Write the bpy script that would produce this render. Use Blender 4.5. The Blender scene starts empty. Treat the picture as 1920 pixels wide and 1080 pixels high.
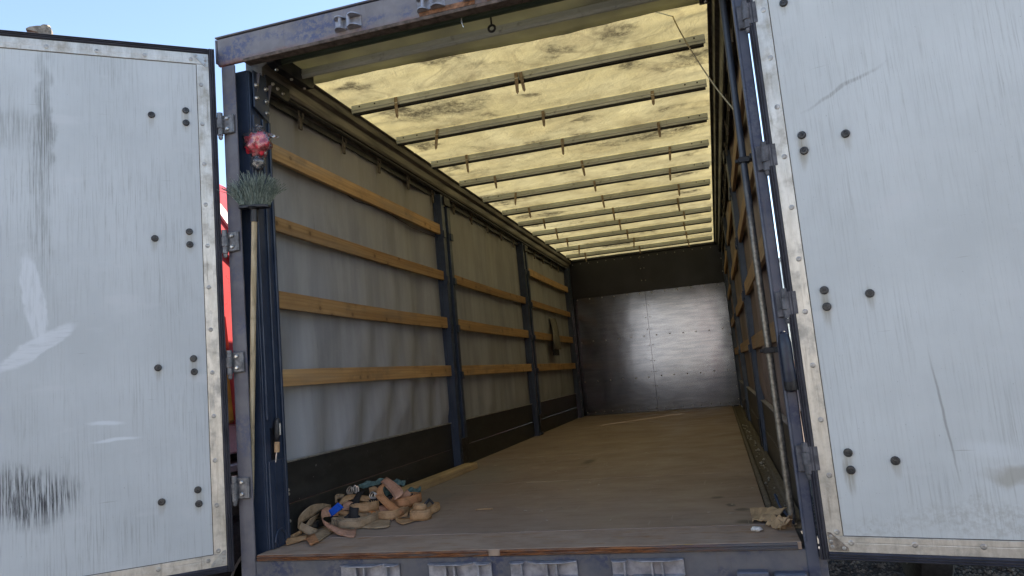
import bpy, bmesh, math, random
from mathutils import Vector, Matrix, noise as mnoise
R = math.radians
random.seed(7)
SC = bpy.context.scene
COL = SC.collection

# ------------------------------------------------------------------ camera
FPX = 1348.385                       # focal length in pixels of the 1920 px wide photograph
CAM = Vector((0.987, -3.0471, 0.7182))
YAW, PITCH, ROLL = -0.2663, 0.1245, -0.0892
FWD = Vector((math.sin(YAW)*math.cos(PITCH), math.cos(YAW)*math.cos(PITCH), math.sin(PITCH)))
_r0 = Vector((math.cos(YAW), -math.sin(YAW), 0)); _u0 = _r0.cross(FWD)
RIGHT = math.cos(ROLL)*_r0 + math.sin(ROLL)*_u0
UP = -math.sin(ROLL)*_r0 + math.cos(ROLL)*_u0
cd = bpy.data.cameras.new('camera'); cam = bpy.data.objects.new('camera', cd); COL.objects.link(cam)
cd.sensor_width = 36; cd.sensor_fit = 'HORIZONTAL'; cd.lens = 36*FPX/1920
cd.clip_start = 0.05; cd.clip_end = 3000
m = Matrix((RIGHT, UP, -FWD)).transposed().to_4x4(); m.translation = CAM
cam.matrix_world = m
SC.camera = cam

# ------------------------------------------------------------------ sky, sun, exposure
SUN = Vector((0.50, 0.57, 0.66)).normalized()
w = bpy.data.worlds.new('World'); SC.world = w; w.use_nodes = True
nt = w.node_tree; nt.nodes.clear()
sky = nt.nodes.new('ShaderNodeTexSky'); sky.sky_type = 'NISHITA'; sky.sun_disc = False
sky.sun_elevation = math.asin(SUN.z); sky.sun_rotation = math.atan2(SUN.x, SUN.y)
sky.air_density = 1.0; sky.dust_density = .2; sky.ozone_density = 3.0; sky.altitude = 800
bg = nt.nodes.new('ShaderNodeBackground'); bg.inputs['Strength'].default_value = 0.108
wo = nt.nodes.new('ShaderNodeOutputWorld')
nt.links.new(sky.outputs[0], bg.inputs[0]); nt.links.new(bg.outputs[0], wo.inputs[0])
sl = bpy.data.lights.new('sun', 'SUN'); sl.energy = 4.2; sl.angle = R(0.53); sl.color = (1.0, 0.95, 0.87)
so = bpy.data.objects.new('sun', sl); COL.objects.link(so); so.location = (4, 6, 20)
so.rotation_euler = (-SUN).to_track_quat('-Z', 'Y').to_euler()
SC.view_settings.view_transform = 'Standard'; SC.view_settings.look = 'None'
SC.view_settings.gamma = 1; SC.view_settings.use_curve_mapping = False
SC.view_settings.exposure = 1.95
SC.view_settings.use_white_balance = True; SC.view_settings.white_balance_temperature = 7600; SC.view_settings.white_balance_tint = 10   # the phone's own white balance
SC.cycles.max_bounces = 10; SC.cycles.diffuse_bounces = 6; SC.cycles.glossy_bounces = 4
SC.cycles.transparent_max_bounces = 12; SC.cycles.caustics_reflective = False; SC.cycles.caustics_refractive = False

# ------------------------------------------------------------------ pixel -> direction helpers
def ray(px, py): return FWD + RIGHT*((px-960)/FPX) + UP*((540-py)/FPX)
def onX(px, py, v): d = ray(px, py); return CAM + d*((v-CAM.x)/d.x)
def onY(px, py, v): d = ray(px, py); return CAM + d*((v-CAM.y)/d.y)
def onZ(px, py, v): d = ray(px, py); return CAM + d*((v-CAM.z)/d.z)

# ------------------------------------------------------------------ material mini language
class N:
    def __init__(s, name):
        s.m = bpy.data.materials.new(name); s.m.use_nodes = True; s.t = s.m.node_tree
        s.t.nodes.clear()
        s.out = s.t.nodes.new('ShaderNodeOutputMaterial')
        s.b = s.t.nodes.new('ShaderNodeBsdfPrincipled'); s.t.links.new(s.b.outputs[0], s.out.inputs[0])
        tc = s.t.nodes.new('ShaderNodeTexCoord'); s.obj = tc.outputs['Object']
        oi = s.t.nodes.new('ShaderNodeObjectInfo'); s.rnd = oi.outputs['Random']
    def put(s, sock, v):
        if isinstance(v, bpy.types.NodeSocket): s.t.links.new(v, sock)
        elif isinstance(v, (tuple, list)) and len(v) == 3 and sock.type == 'RGBA': sock.default_value = (*v, 1)
        else: sock.default_value = v
    def co(s, scale=(1, 1, 1), rot=(0, 0, 0), loc=(0, 0, 0), rnd=0):
        n = s.t.nodes.new('ShaderNodeMapping'); src = s.obj
        if rnd:
            a = s.t.nodes.new('ShaderNodeVectorMath'); a.operation = 'ADD'
            k = s.t.nodes.new('ShaderNodeMath'); k.operation = 'MULTIPLY'; s.t.links.new(s.rnd, k.inputs[0]); k.inputs[1].default_value = rnd
            s.t.links.new(src, a.inputs[0]); s.t.links.new(k.outputs[0], a.inputs[1]); src = a.outputs[0]
        s.t.links.new(src, n.inputs[0]); n.inputs['Scale'].default_value = scale; n.inputs['Rotation'].default_value = rot; n.inputs['Location'].default_value = loc
        return n.outputs[0]
    def noise(s, v, scale=5, detail=5, rough=.55, dist=0):
        n = s.t.nodes.new('ShaderNodeTexNoise'); s.t.links.new(v, n.inputs['Vector'])
        n.inputs['Scale'].default_value = scale; n.inputs['Detail'].default_value = detail
        n.inputs['Roughness'].default_value = rough; n.inputs['Distortion'].default_value = dist
        return n.outputs[0]
    def voro(s, v, scale=5, feature='F1', rand=1.0):
        n = s.t.nodes.new('ShaderNodeTexVoronoi'); n.feature = feature; s.t.links.new(v, n.inputs['Vector'])
        n.inputs['Scale'].default_value = scale; n.inputs['Randomness'].default_value = rand
        return n.outputs['Distance']
    def wave(s, v, scale=5, dist=2, detail=3, dscale=1.0, axis='X', prof='SIN'):
        n = s.t.nodes.new('ShaderNodeTexWave'); n.bands_direction = axis; n.wave_profile = prof; s.t.links.new(v, n.inputs['Vector'])
        n.inputs['Scale'].default_value = scale; n.inputs['Distortion'].default_value = dist
        n.inputs['Detail'].default_value = detail; n.inputs['Detail Scale'].default_value = dscale
        return n.outputs['Fac']
    def ramp(s, f, lo, hi, a=0.0, b=1.0):
        n = s.t.nodes.new('ShaderNodeMapRange'); n.interpolation_type = 'SMOOTHSTEP'
        s.put(n.inputs[0], f); n.inputs[1].default_value = lo; n.inputs[2].default_value = hi
        n.inputs[3].default_value = a; n.inputs[4].default_value = b
        return n.outputs[0]
    def mix(s, f, a, b, mode='MIX'):
        n = s.t.nodes.new('ShaderNodeMix'); n.data_type = 'RGBA'; n.blend_type = mode
        s.put(n.inputs[0], f); s.put(n.inputs[6], a); s.put(n.inputs[7], b)
        return n.outputs[2]
    def math(s, op, a, b=0.0, c=None):
        n = s.t.nodes.new('ShaderNodeMath'); n.operation = op; s.put(n.inputs[0], a); s.put(n.inputs[1], b)
        if c is not None: s.put(n.inputs[2], c)
        return n.outputs[0]
    def mul(s, a, b): return s.math('MULTIPLY', a, b)
    def sep(s):
        n = s.t.nodes.new('ShaderNodeSeparateXYZ'); s.t.links.new(s.obj, n.inputs[0]); return n.outputs
    def blob(s, c, r, rot=(0, 0, 0), warp=0.0, wscale=3, lo=1.0, hi=0.3):
        src = s.obj
        if warp:
            nn = s.t.nodes.new('ShaderNodeTexNoise'); s.t.links.new(src, nn.inputs['Vector']); nn.inputs['Scale'].default_value = wscale; nn.inputs['Detail'].default_value = 4
            q = s.t.nodes.new('ShaderNodeVectorMath'); q.operation = 'SUBTRACT'; s.t.links.new(nn.outputs['Color'], q.inputs[0]); q.inputs[1].default_value = (.5, .5, .5)
            q2 = s.t.nodes.new('ShaderNodeVectorMath'); q2.operation = 'SCALE'; s.t.links.new(q.outputs[0], q2.inputs[0]); q2.inputs[3].default_value = warp
            q3 = s.t.nodes.new('ShaderNodeVectorMath'); q3.operation = 'ADD'; s.t.links.new(src, q3.inputs[0]); s.t.links.new(q2.outputs[0], q3.inputs[1]); src = q3.outputs[0]
        mp = s.t.nodes.new('ShaderNodeMapping'); mp.vector_type = 'TEXTURE'; s.t.links.new(src, mp.inputs[0])
        mp.inputs['Location'].default_value = c; mp.inputs['Rotation'].default_value = rot; mp.inputs['Scale'].default_value = r
        l = s.t.nodes.new('ShaderNodeVectorMath'); l.operation = 'LENGTH'; s.t.links.new(mp.outputs[0], l.inputs[0])
        return s.ramp(l.outputs['Value'], lo, hi, 0, 1) if lo < hi else s.ramp(l.outputs['Value'], hi, lo, 1, 0)
    def bump(s, h, strength=.3, dist=.01):
        n = s.t.nodes.new('ShaderNodeBump'); s.put(n.inputs['Height'], h); n.inputs['Strength'].default_value = strength; n.inputs['Distance'].default_value = dist
        s.t.links.new(n.outputs[0], s.b.inputs['Normal']); return n.outputs[0]
    def set(s, color=None, rough=None, metal=None, spec=None, **k):
        if color is not None: s.put(s.b.inputs['Base Color'], color)
        if rough is not None: s.put(s.b.inputs['Roughness'], rough)
        if metal is not None: s.put(s.b.inputs['Metallic'], metal)
        if spec is not None: s.put(s.b.inputs['Specular IOR Level'], spec)
        return s.m

MAT = {}
def simple(name, col, rough=.6, metal=0, var=.25, scale=12, spec=.5, bump=.1):
    n = N(name); f = n.noise(n.co(rnd=9), scale, 5, .6)
    dark = tuple(c*(1-var) for c in col); light = tuple(min(1, c*(1+var)) for c in col)
    n.set(n.mix(n.ramp(f, .3, .7), dark, light), n.ramp(f, .2, .8, min(1, rough+.1), max(.05, rough-.1)), metal, spec)
    if bump: n.bump(n.noise(n.co(rnd=5), scale*6, 4), bump, .003)
    MAT[name] = n.m; return n.m

def steel_paint(name, base, fade, rustz=None, rust_amt=.5, navy=None, rough=.5):
    n = N(name); c = n.co()
    f = n.noise(c, 6, 8, .68)
    col = n.mix(n.ramp(f, .35, .65), base, fade)
    if navy:   # chalky grey film with the old blue showing through in flaky patches
        k = n.mul(n.ramp(n.noise(n.co((1.0, 1, 2.2)), 3.5, 3, .5), .46, .62), n.ramp(n.noise(c, 42, 6, .72), .42, .56))
        col = n.mix(k, col, navy)
    st = n.noise(n.co((40, 40, 2)), 1, 4, .6)
    col = n.mix(n.mul(n.ramp(st, .55, .75), .35), col, (.10, .085, .07))
    if rustz:
        z = n.sep()[2]; zz = n.math('ADD', z, n.mul(n.math('SUBTRACT', n.noise(n.co((1, 1, 1.5)), 7, 7, .7), .5), .09))
        e = n.ramp(zz, rustz[0], rustz[1], 1, 0)
        rc = n.mix(n.ramp(n.noise(c, 60, 5, .7), .35, .65), (.11, .035, .016), (.30, .11, .045))
        col = n.mix(n.mul(e, rust_amt), col, rc)
    sp = n.ramp(n.noise(c, 26, 6, .7), .66, .72)
    col = n.mix(n.mul(sp, .5), col, (.14, .06, .03))
    n.set(col, n.ramp(f, .3, .7, rough+.15, rough-.1), 0.0, .45)
    n.bump(n.noise(c, 70, 6, .7), .15, .004)
    MAT[name] = n.m; return n.m

steel_paint('frame_paint', (.105, .10, .115), (.14, .135, .148), navy=(.085, .09, .13))
steel_paint('header_paint', (.16, .15, .16), (.21, .197, .205), rustz=(2.435, 2.49), rust_amt=.75, navy=(.075, .09, .17))
steel_paint('sill_paint', (.085, .088, .105), (.125, .122, .13), rustz=(-9, -8), rust_amt=0, navy=(.04, .05, .095))
steel_paint('right_post_paint', (.062, .072, .105), (.085, .095, .125), navy=(.035, .045, .085), rough=.42)
steel_paint('navy_paint', (.019, .031, .058), (.031, .047, .080), rough=.40)
steel_paint('side_post_paint', (.022, .037, .068), (.038, .058, .095), rough=.38)
simple('black_bracket', (.008, .009, .014), .45, 0, .4, 20)
simple('rubber', (.035, .035, .046), .55, 0, .25, 10)
simple('black_plastic', (.014, .015, .018), .45, 0, .3, 20)
simple('tyre_rubber', (.018, .018, .020), .75, 0, .3, 30)
simple('galvanised', (.42, .42, .40), .45, .75, .25, 18)
simple('hook_steel', (.36, .33, .30), .35, .8, .3, 40)
simple('bolt_steel', (.50, .48, .45), .38, .85, .3, 40)
simple('rivet_steel', (.38, .365, .34), .45, .6, .3, 40)
simple('door_bolt', (.055, .055, .055), .42, .4, .4, 60)
simple('stud_pale', (.34, .33, .31), .5, .2, .3, 40)
simple('corner_steel', (.24, .20, .16), .6, .3, .4, 60)
simple('handle_navy', (.012, .019, .038), .4, 0, .3, 30)
simple('hinge_steel', (.15, .15, .155), .5, .35, .4, 30)
simple('hinge_painted', (.085, .085, .095), .55, 0, .4, 30)
simple('keeper_steel', (.30, .30, .33), .48, .45, .3, 25)
simple('dark_iron', (.02, .02, .022), .5, .3, .4, 30)
simple('rust', (.20, .095, .05), .85, 0, .55, 40)
simple('lip_steel', (.10, .075, .062), .75, .1, .45, 30)
simple('stone_white', (.62, .60, .56), .8, 0, .25, 60, bump=.4)
simple('litter_chip', (.36, .33, .28), .85, 0, .3, 60)
simple('cardboard', (.36, .245, .14), .8, 0, .18, 25)
simple('cardboard_dark', (.27, .185, .11), .8, 0, .2, 25)
simple('red_plastic', (.80, .045, .075), .35, 0, .2, 20)
simple('teal_net', (.085, .15, .14), .8, 0, .35, 60)
simple('truck_red', (.44, .055, .06), .32, 0, .1, 5, bump=0)
simple('truck_red_dark', (.26, .015, .02), .4, 0, .15, 5, bump=0)
simple('truck_yellow', (.55, .36, .06), .45, 0, .25, 8)
simple('truck_white', (.78, .78, .78), .4, 0, .05, 5, bump=0)
simple('truck_pink', (.55, .40, .42), .55, 0, .15, 8)
simple('truck_grey', (.26, .25, .25), .6, .2, .3, 14)
simple('chassis', (.03, .03, .034), .6, 0, .3, 14)
simple('lamp_red', (.65, .01, .015), .25, 0, .1, 10, bump=0)
simple('strap_tab', (.30, .23, .16), .8, 0, .3, 40)
simple('cord', (.42, .36, .22), .8, 0, .2, 60)
simple('grime', (.10, .085, .065), .9, 0, .4, 60)

# aluminium edge trim
n = N('alu_trim'); c = n.co()
f = n.noise(n.co((6, 6, 1.5)), 5, 7, .68); d = n.ramp(n.noise(c, 11, 7, .72), .42, .70)
col = n.mix(n.ramp(f, .3, .7), (.50, .465, .405), (.66, .625, .565)); col = n.mix(n.mul(d, .55), col, (.26, .23, .18))
col = n.mix(n.mul(n.ramp(n.noise(n.co((60, 60, 4)), 1, 4), .58, .72), .5), col, (.20, .17, .13))
n.set(col, n.ramp(d, 0, 1, .38, .6), .55, .5); n.bump(n.noise(c, 60, 5), .12, .003); MAT['alu_trim'] = n.m

# white composite door skin: rain streaks, specks, scuffs, touched-up paint
def door_mat(name, left):
    n = N(name); c = n.co()
    fine = n.noise(n.co((85, 85, 2.2)), 1.6, 8, .74)
    spk = n.ramp(n.noise(n.co((210, 210, 90)), 1, 3, .6), .66, .73)
    big = n.noise(c, 1.5, 5, .6)
    base = (.49, .512, .508) if left else (.52, .543, .535)
    lite = (.575, .598, .594) if left else (.61, .635, .627)
    col = n.mix(n.ramp(big, .3, .7), base, lite)
    streak = n.mul(n.ramp(fine, .47, .70), n.ramp(n.noise(n.co((1.2, 1.2, .7)), 2.2, 4, .6), .30, .66))
    col = n.mix(n.mul(streak, .60 if left else .42), col, (.225, .22, .195))
    col = n.mix(n.mul(spk, .5), col, (.12, .12, .11))
    fs = n.ramp(n.noise(n.co((120, 120, 5)), 1, 5, .7), .43, .58)
    hs = n.ramp(n.noise(n.co((1.3, 1.3, 30), (0, R(6), 0)), 2.6, 3, .5), .70, .78)
    col = n.mix(n.mul(hs, .6), col, (.26, .25, .22))
    pale = n.ramp(n.noise(n.co((2, 2, 6)), 1.7, 4, .55), .58, .72)
    col = n.mix(n.mul(pale, .45), col, (.60, .61, .605))
    def stain(col, cx, cz, rx, rz, amt, tint, rot=0, tex=None, warp=.12):
        b = n.blob((cx, 0, cz), (rx, 4, rz), (0, rot, 0), warp, 9)
        k = n.mul(b, amt) if tex is None else n.mul(n.mul(b, tex), amt)
        return n.mix(k, col, tint)
    if left:
        col = stain(col, .80, .38, .21, .16, .95, (.035, .035, .04), 0, fs)
        col = stain(col, .88, .46, .12, .10, .7, (.05, .05, .05), 0, fs)
        col = stain(col, .75, 2.15, .05, .42, .55, (.10, .10, .085), 0, n.ramp(fine, .35, .6))
        col = stain(col, .90, 2.06, .22, .14, .45, (.14, .14, .12), 0, n.ramp(fine, .35, .65))
        col = stain(col, .76, 1.76, .06, .60, .45, (.12, .12, .10), 0, n.ramp(fine, .4, .62))
        wp = (.68, .70, .71)
        col = n.mix(n.mul(n.blob((.795, 0, 1.26), (.050, 4, .23), (0, R(8), 0), .05, 14, 1.0, .75), n.ramp(n.noise(n.co((50, 50, 6)), 1.4, 5), .3, .55, .25, .8)), col, wp)
        col = n.mix(n.mul(n.blob((.79, 0, 1.04), (.21, 4, .045), (0, R(33), 0), .05, 14, 1.0, .7), n.ramp(n.noise(n.co((8, 8, 60), (0, R(33), 0)), 1.2, 5), .3, .55, .35, .85)), col, wp)
        col = stain(col, .52, .68, .10, .014, .7, (.72, .75, .77), R(-4), None, .03)
        col = stain(col, .48, .60, .13, .012, .7, (.74, .77, .79), R(3), None, .03)
    else:
        col = stain(col, .66, .235, .13, .04, .5, (.27, .23, .16), R(-6), n.ramp(big, .2, .6, .5, 1))
        col = stain(col, .55, .10, .34, .09, .38, (.26, .235, .19), 0, n.ramp(n.noise(c, 40, 8, .75), .40, .64))
        col = stain(col, .22, .06, .20, .06, .3, (.27, .25, .21), 0, n.ramp(n.noise(c, 40, 8, .75), .42, .64))
        for cz in (1.53, .90, .27): col = stain(col, .138, cz-.03, .022, .09, .55, (.28, .24, .17), 0, n.ramp(fine, .3, .55), .03)
        col = stain(col, .31, 1.72, .20, .012, .55, (.22, .21, .19), R(-20), n.ramp(fine, .3, .6), .05)
        col = stain(col, .475, .45, .006, .30, .5, (.16, .15, .13), R(-4), None, .015)
        col = stain(col, .60, .33, .11, .045, .4, (.66, .69, .70), R(8), None, .05)
    for cz in (2.16, 1.538, .915, .298):      # grime and rust runs round the through-bolts
        col = stain(col, .145, cz-.012, .024, .085, .42, (.27, .235, .17), 0, n.ramp(fine, .28, .6, .35, 1), .03)
        col = stain(col, .300, cz-.020, .020, .060, .40, (.27, .235, .17), 0, n.ramp(fine, .28, .6, .35, 1), .03)
    n.set(col, n.ramp(fine, .3, .7, .5, .62), 0, .3)
    n.bump(n.noise(n.co((1, 1, .6)), 3, 4, .5), .22, .03)
    MAT[name] = n.m
door_mat('door_skin_left', True); door_mat('door_skin_right', False)

# side curtain (dirty grey tarpaulin)
def curtain_mat(name, base, lite):
    n = N(name); c = n.co()
    v = n.noise(n.co((1, 3.2, .35)), 2.2, 6, .6)
    col = n.mix(n.ramp(v, .3, .72), base, lite)
    dirt = n.noise(n.co((1, 1.4, .8)), 1.6, 7, .66)
    col = n.mix(n.mul(n.ramp(dirt, .45, .75), .45), col, tuple(b*.55 for b in base))
    stz = n.sep()[2]
    tan = n.mul(n.ramp(n.math('ADD', stz, n.mul(n.noise(c, 2, 4), 1.1)), 2.0, 2.9), .55)
    col = n.mix(tan, col, (base[0]*.95, base[1]*.84, base[2]*.66))
    sm = n.ramp(n.noise(n.co((1, 9, 1.4)), 3, 6, .7), .62, .72)
    col = n.mix(n.mul(sm, .25), col, (.07, .065, .06))
    scr = n.ramp(n.noise(n.co((1, 5, 24), (R(20), 0, 0)), 2.0, 3, .5), .73, .77)
    col = n.mix(n.mul(scr, .35), col, (.42, .41, .39))
    n.set(col, n.ramp(dirt, .3, .7, .50, .68), 0, .45)
    n.bump(n.noise(c, 9, 6, .6), .12, .02)
    MAT[name] = n.m
curtain_mat('curtain_left', (.27, .28, .302), (.375, .386, .412))
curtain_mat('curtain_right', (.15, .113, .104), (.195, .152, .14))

# translucent roof tarpaulin with mould rings
n = N('roof_tarp'); c = n.co()
big = n.noise(c, 1.3, 6, .62, .6)
ringn = n.noise(n.co((.9, 1.25, 1)), 1.35, 3, .5, 1.2)
ring = n.mul(n.ramp(n.math('ABSOLUTE', n.math('SUBTRACT', n.math('FRACT', n.mul(ringn, 7.0)), .5)), .0, .13, 1, 0), n.ramp(n.noise(n.co(), .8, 2), .44, .60))
fineg = n.ramp(n.noise(c, 34, 6, .7), .30, .62, .45, 1.0)
mould = n.mul(n.mul(n.ramp(n.noise(n.co((1.0, 1.5, 1)), 1.25, 5, .58, .35), .52, .70), fineg), .9)
def rblob(x, y, rx, ry, warp=.30): return n.mul(n.blob((x, y, 2.58), (rx*1.15, ry*1.2, 1), (0, 0, 0), warp, 7, 1.0, .05), fineg)
yy = n.math('FRACT', n.math('DIVIDE', n.math('SUBTRACT', n.math('ADD', n.sep()[1], n.mul(n.noise(n.co(), 3, 4), .10)), 1.10), .694))
band = n.math('MAXIMUM', n.ramp(yy, .0, .30, 1, 0), n.ramp(yy, .80, 1.0, 0, 1))
band = n.mul(band, n.ramp(n.noise(n.co((2.2, .8, 1), loc=(4, 1, 0)), 2.0, 6, .65), .40, .72))
for a in [(.62, .80, .19, .16), (.30, .88, .15, .12), (-.98, .82, .19, .08), (.66, 1.28, .09, .09), (-.62, 1.40, .56, .20), (-.90, 1.30, .2, .13), (-1.0, 2.05, .16, .13), (-1.0, 2.75, .2, .10), (-1.0, 4.2, .2, .14), (-1.0, 5.0, .18, .12), (1.0, 3.5, .14, .12), (-1.0, 5.6, .2, .1), (.9, 4.2, .2, .1), (0, 1.45, .12, .06), (.25, 2.1, .16, .06), (.9, 5.0, .25, .12), (.95, 2.75, .18, .10)]:
    mould = n.math('MAXIMUM', mould, rblob(*a))
mould = n.mul(n.ramp(mould, .03, .85), n.ramp(n.noise(c, 11, 8, .75), .28, .64, .35, 1.0))
soil = n.ramp(n.noise(n.co((1.2, .9, 1)), 2.6, 7, .7), .40, .78)
dust = n.mul(n.ramp(n.noise(n.co(), 70, 4, .7), .56, .66), n.ramp(n.sep()[1], 7.3, 7.7))
rim = n.mul(n.blob((.30, .88, 2.58), (.26, .20, 1), (0, 0, 0), .1, 6, 1.02, .95), n.blob((.30, .88, 2.58), (.26, .20, 1), (0, 0, 0), .1, 6, .86, .93))
rim2 = n.mul(n.blob((.62, .82, 2.58), (.42, .19, 1), (0, 0, 0), .15, 5, 1.02, .96), n.blob((.62, .82, 2.58), (.42, .19, 1), (0, 0, 0), .15, 5, .88, .94))
ring = n.math('MAXIMUM', ring, n.math('MAXIMUM', rim, rim2))
col = n.mix(n.ramp(big, .3, .7), (.585, .51, .265), (.70, .63, .36))
col = n.mix(n.mul(soil, .78), col, (.36, .30, .165))
col = n.mix(n.mul(ring, .30), col, (.27, .22, .13))
col = n.mix(n.mul(band, .55), col, (.20, .165, .085))
col = n.mix(n.mul(mould, .90), col, (.05, .042, .03))
col = n.mix(n.mul(dust, .8), col, (.09, .075, .045))
df = n.t.nodes.new('ShaderNodeBsdfDiffuse'); tr = n.t.nodes.new('ShaderNodeBsdfTranslucent')
n.put(df.inputs[0], col); n.put(tr.inputs[0], col)
b = n.t.nodes.new('ShaderNodeBump'); b.inputs['Strength'].default_value = .8; b.inputs['Distance'].default_value = .02
n.put(b.inputs['Height'], n.noise(n.co((1.2, 1, 1)), 7, 6, .62, .5)); n.t.links.new(b.outputs[0], df.inputs['Normal']); n.t.links.new(b.outputs[0], tr.inputs['Normal'])
ms = n.t.nodes.new('ShaderNodeMixShader'); ms.inputs[0].default_value = .235
n.t.links.new(df.outputs[0], ms.inputs[1]); n.t.links.new(tr.outputs[0], ms.inputs[2]); n.t.links.new(ms.outputs[0], n.out.inputs[0])
MAT['roof_tarp'] = n.m
n = N('tarp_flap'); c = n.co(); col = n.mix(n.ramp(n.noise(c, 5, 6), .3, .7), (.56, .57, .50), (.68, .69, .61))
df = n.t.nodes.new('ShaderNodeBsdfDiffuse'); tr = n.t.nodes.new('ShaderNodeBsdfTranslucent'); n.put(df.inputs[0], col); n.put(tr.inputs[0], col)
ms = n.t.nodes.new('ShaderNodeMixShader'); ms.inputs[0].default_value = .5; n.t.links.new(df.outputs[0], ms.inputs[1]); n.t.links.new(tr.outputs[0], ms.inputs[2]); n.t.links.new(ms.outputs[0], n.out.inputs[0]); MAT['tarp_flap'] = n.m

# wood
def wood_mat(name, dark, lite, axis, knots=True):
    n = N(name)
    sc = {'y': (26, 1.1, 26), 'x': (1.1, 26, 26)}[axis]
    g = n.noise(n.co(sc, rnd=31), 1, 5, .6, .4)
    ringv = n.co({'y': (3, .55, 9), 'x': (.55, 3, 9)}[axis], rnd=31)
    rg = n.wave(ringv, 1.6, 7, 3, 1.2, 'Z')
    col = n.mix(n.ramp(g, .30, .70), dark, lite)
    col = n.mix(n.mul(n.ramp(rg, .55, .95), .28), col, tuple(d*.6 for d in dark))
    if knots:
        sp_ = n.sep(); cb = n.t.nodes.new('ShaderNodeCombineXYZ')
        n.put(cb.inputs[0], n.math('ADD', n.mul(sp_[1 if axis == 'y' else 0], 4.2), n.mul(n.rnd, 57.0))); n.put(cb.inputs[1], n.math('ADD', n.mul(sp_[2], 5.0), n.mul(n.rnd, 31.0)))
        vv = n.t.nodes.new('ShaderNodeTexVoronoi'); vv.voronoi_dimensions = '2D'; n.t.links.new(cb.outputs[0], vv.inputs['Vector']); vv.inputs['Scale'].default_value = 1
        kd = n.math('ADD', vv.outputs['Distance'], n.mul(n.math('SUBTRACT', n.noise(n.co(rnd=5), 60, 3), .5), .03))
        kk = n.ramp(kd, .045, .075, 1, 0)
        col = n.mix(n.mul(kk, .8), col, (.10, .045, .02))
        col = n.mix(n.mul(n.ramp(kd, .07, .22, 1, 0), .40), col, tuple(d*.75 for d in dark))
    dirt = n.ramp(n.noise(n.co(rnd=9), 4, 6, .68), .48, .74)
    col = n.mix(n.mul(dirt, .45), col, (.11, .075, .05))
    gr = n.ramp(n.noise(n.co({'y': (8, .9, 8), 'x': (.9, 8, 8)}[axis], rnd=23), 1.3, 6, .65), .46, .72)
    col = n.mix(n.mul(gr, .5), col, (.24, .20, .165))
    tint = n.mix(n.rnd, (.66, .60, .54), (1.15, 1.12, 1.06)); col = n.mix(1.0, col, tint, 'MULTIPLY')
    n.set(col, .62, 0, .35); n.bump(g, .2, .004)
    MAT[name] = n.m
wood_mat('slat_wood', (.37, .215, .095), (.53, .345, .175), 'y')
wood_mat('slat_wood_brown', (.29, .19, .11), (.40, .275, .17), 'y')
wood_mat('lumber', (.52, .38, .20), (.68, .53, .32), 'y', False)
wood_mat('handle_wood', (.40, .30, .17), (.55, .44, .28), 'y', False)
n = N('broom_handle'); g = n.noise(n.co((60, 60, 3)), 1, 5, .6); col = n.mix(n.ramp(g, .3, .7), (.36, .27, .155), (.58, .47, .31))
col = n.mix(n.mul(n.ramp(n.noise(n.co((6, 6, 3)), 3, 6, .7), .5, .7), .6), col, (.17, .13, .085)); n.set(col, .6, 0, .35); MAT['broom_handle'] = n.m

# floor
n = N('floor_ply'); c = n.co()
col = n.mix(n.ramp(n.noise(c, 1.1, 6, .62), .3, .7), (.225, .162, .128), (.305, .230, .188))
col = n.mix(n.mul(n.ramp(n.noise(n.co((2.2, 14, 1)), 1.5, 6, .7), .45, .72), .55), col, (.145, .095, .072))
dust = n.mul(n.ramp(n.noise(n.co((1, 1.6, 1)), 2.3, 7, .74), .45, .70), .62); col = n.mix(dust, col, (.33, .27, .215))
col = n.mix(n.mul(n.blob((-.95, 1.9, 0), (.5, 1.9, 1), (0, 0, 0), .5, 2), .55), col, (.215, .205, .19))
for (x, y, rx, ry) in [(1.02, .66, .05, .05), (.96, .78, .035, .05), (1.03, .38, .06, .05), (.90, 1.0, .05, .05), (-.1, 2.8, .07, .2)]:
    col = n.mix(n.mul(n.blob((x, y, 0), (rx, ry, 1), (0, 0, 0), .08, 9), .75), col, (.045, .037, .032))
scr = n.ramp(n.noise(n.co((34, 1.4, 1), (0, 0, R(-35))), 1.5, 3, .5), .66, .73); col = n.mix(n.mul(scr, .5), col, (.36, .31, .26))
sp = n.ramp(n.noise(c, 48, 4, .6), .70, .75); col = n.mix(n.mul(sp, .8), col, (.40, .36, .31))
n.set(col, n.ramp(n.noise(c, 3, 5), .3, .7, .48, .66), 0, .45); n.bump(n.noise(n.co((3, 30, 1)), 1.5, 6, .65), .2, .004); MAT['floor_ply'] = n.m
n = N('sill_plate'); c = n.co()
col = n.mix(n.ramp(n.noise(c, 4, 7, .65), .3, .7), (.29, .20, .145), (.39, .29, .22))
col = n.mix(n.mul(n.ramp(n.noise(n.co((3, 16, 1)), 1.8, 6, .7), .53, .66), .85), col, (.30, .15, .065))
col = n.mix(n.mul(n.ramp(n.noise(n.co((3, 15, 1), loc=(3, 2, 0)), 1.6, 5, .7), .63, .70), .8), col, (.42, .25, .06))
col = n.mix(n.mul(n.ramp(n.noise(n.co((4, 20, 1)), 3, 5), .5, .75), .4), col, (.10, .085, .075))
n.set(col, .75, 0, .2); n.bump(n.noise(c, 40, 6, .7), .25, .005); MAT['sill_plate'] = n.m
n = N('rusty_lip'); c = n.co()
col = n.mix(n.ramp(n.noise(n.co((5, 5, 40)), 2, 7, .7), .35, .65), (.10, .035, .018), (.32, .125, .045))
col = n.mix(n.ramp(n.math('ADD', n.sep()[0], n.mul(n.noise(c, 5, 5), .9)), 1.0, 1.5), col, (.10, .10, .12))
col = n.mix(n.mul(n.ramp(n.noise(n.co((1.6, 8, 30)), 3, 7, .75), .44, .62), .85), col, (.13, .115, .105))
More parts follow.
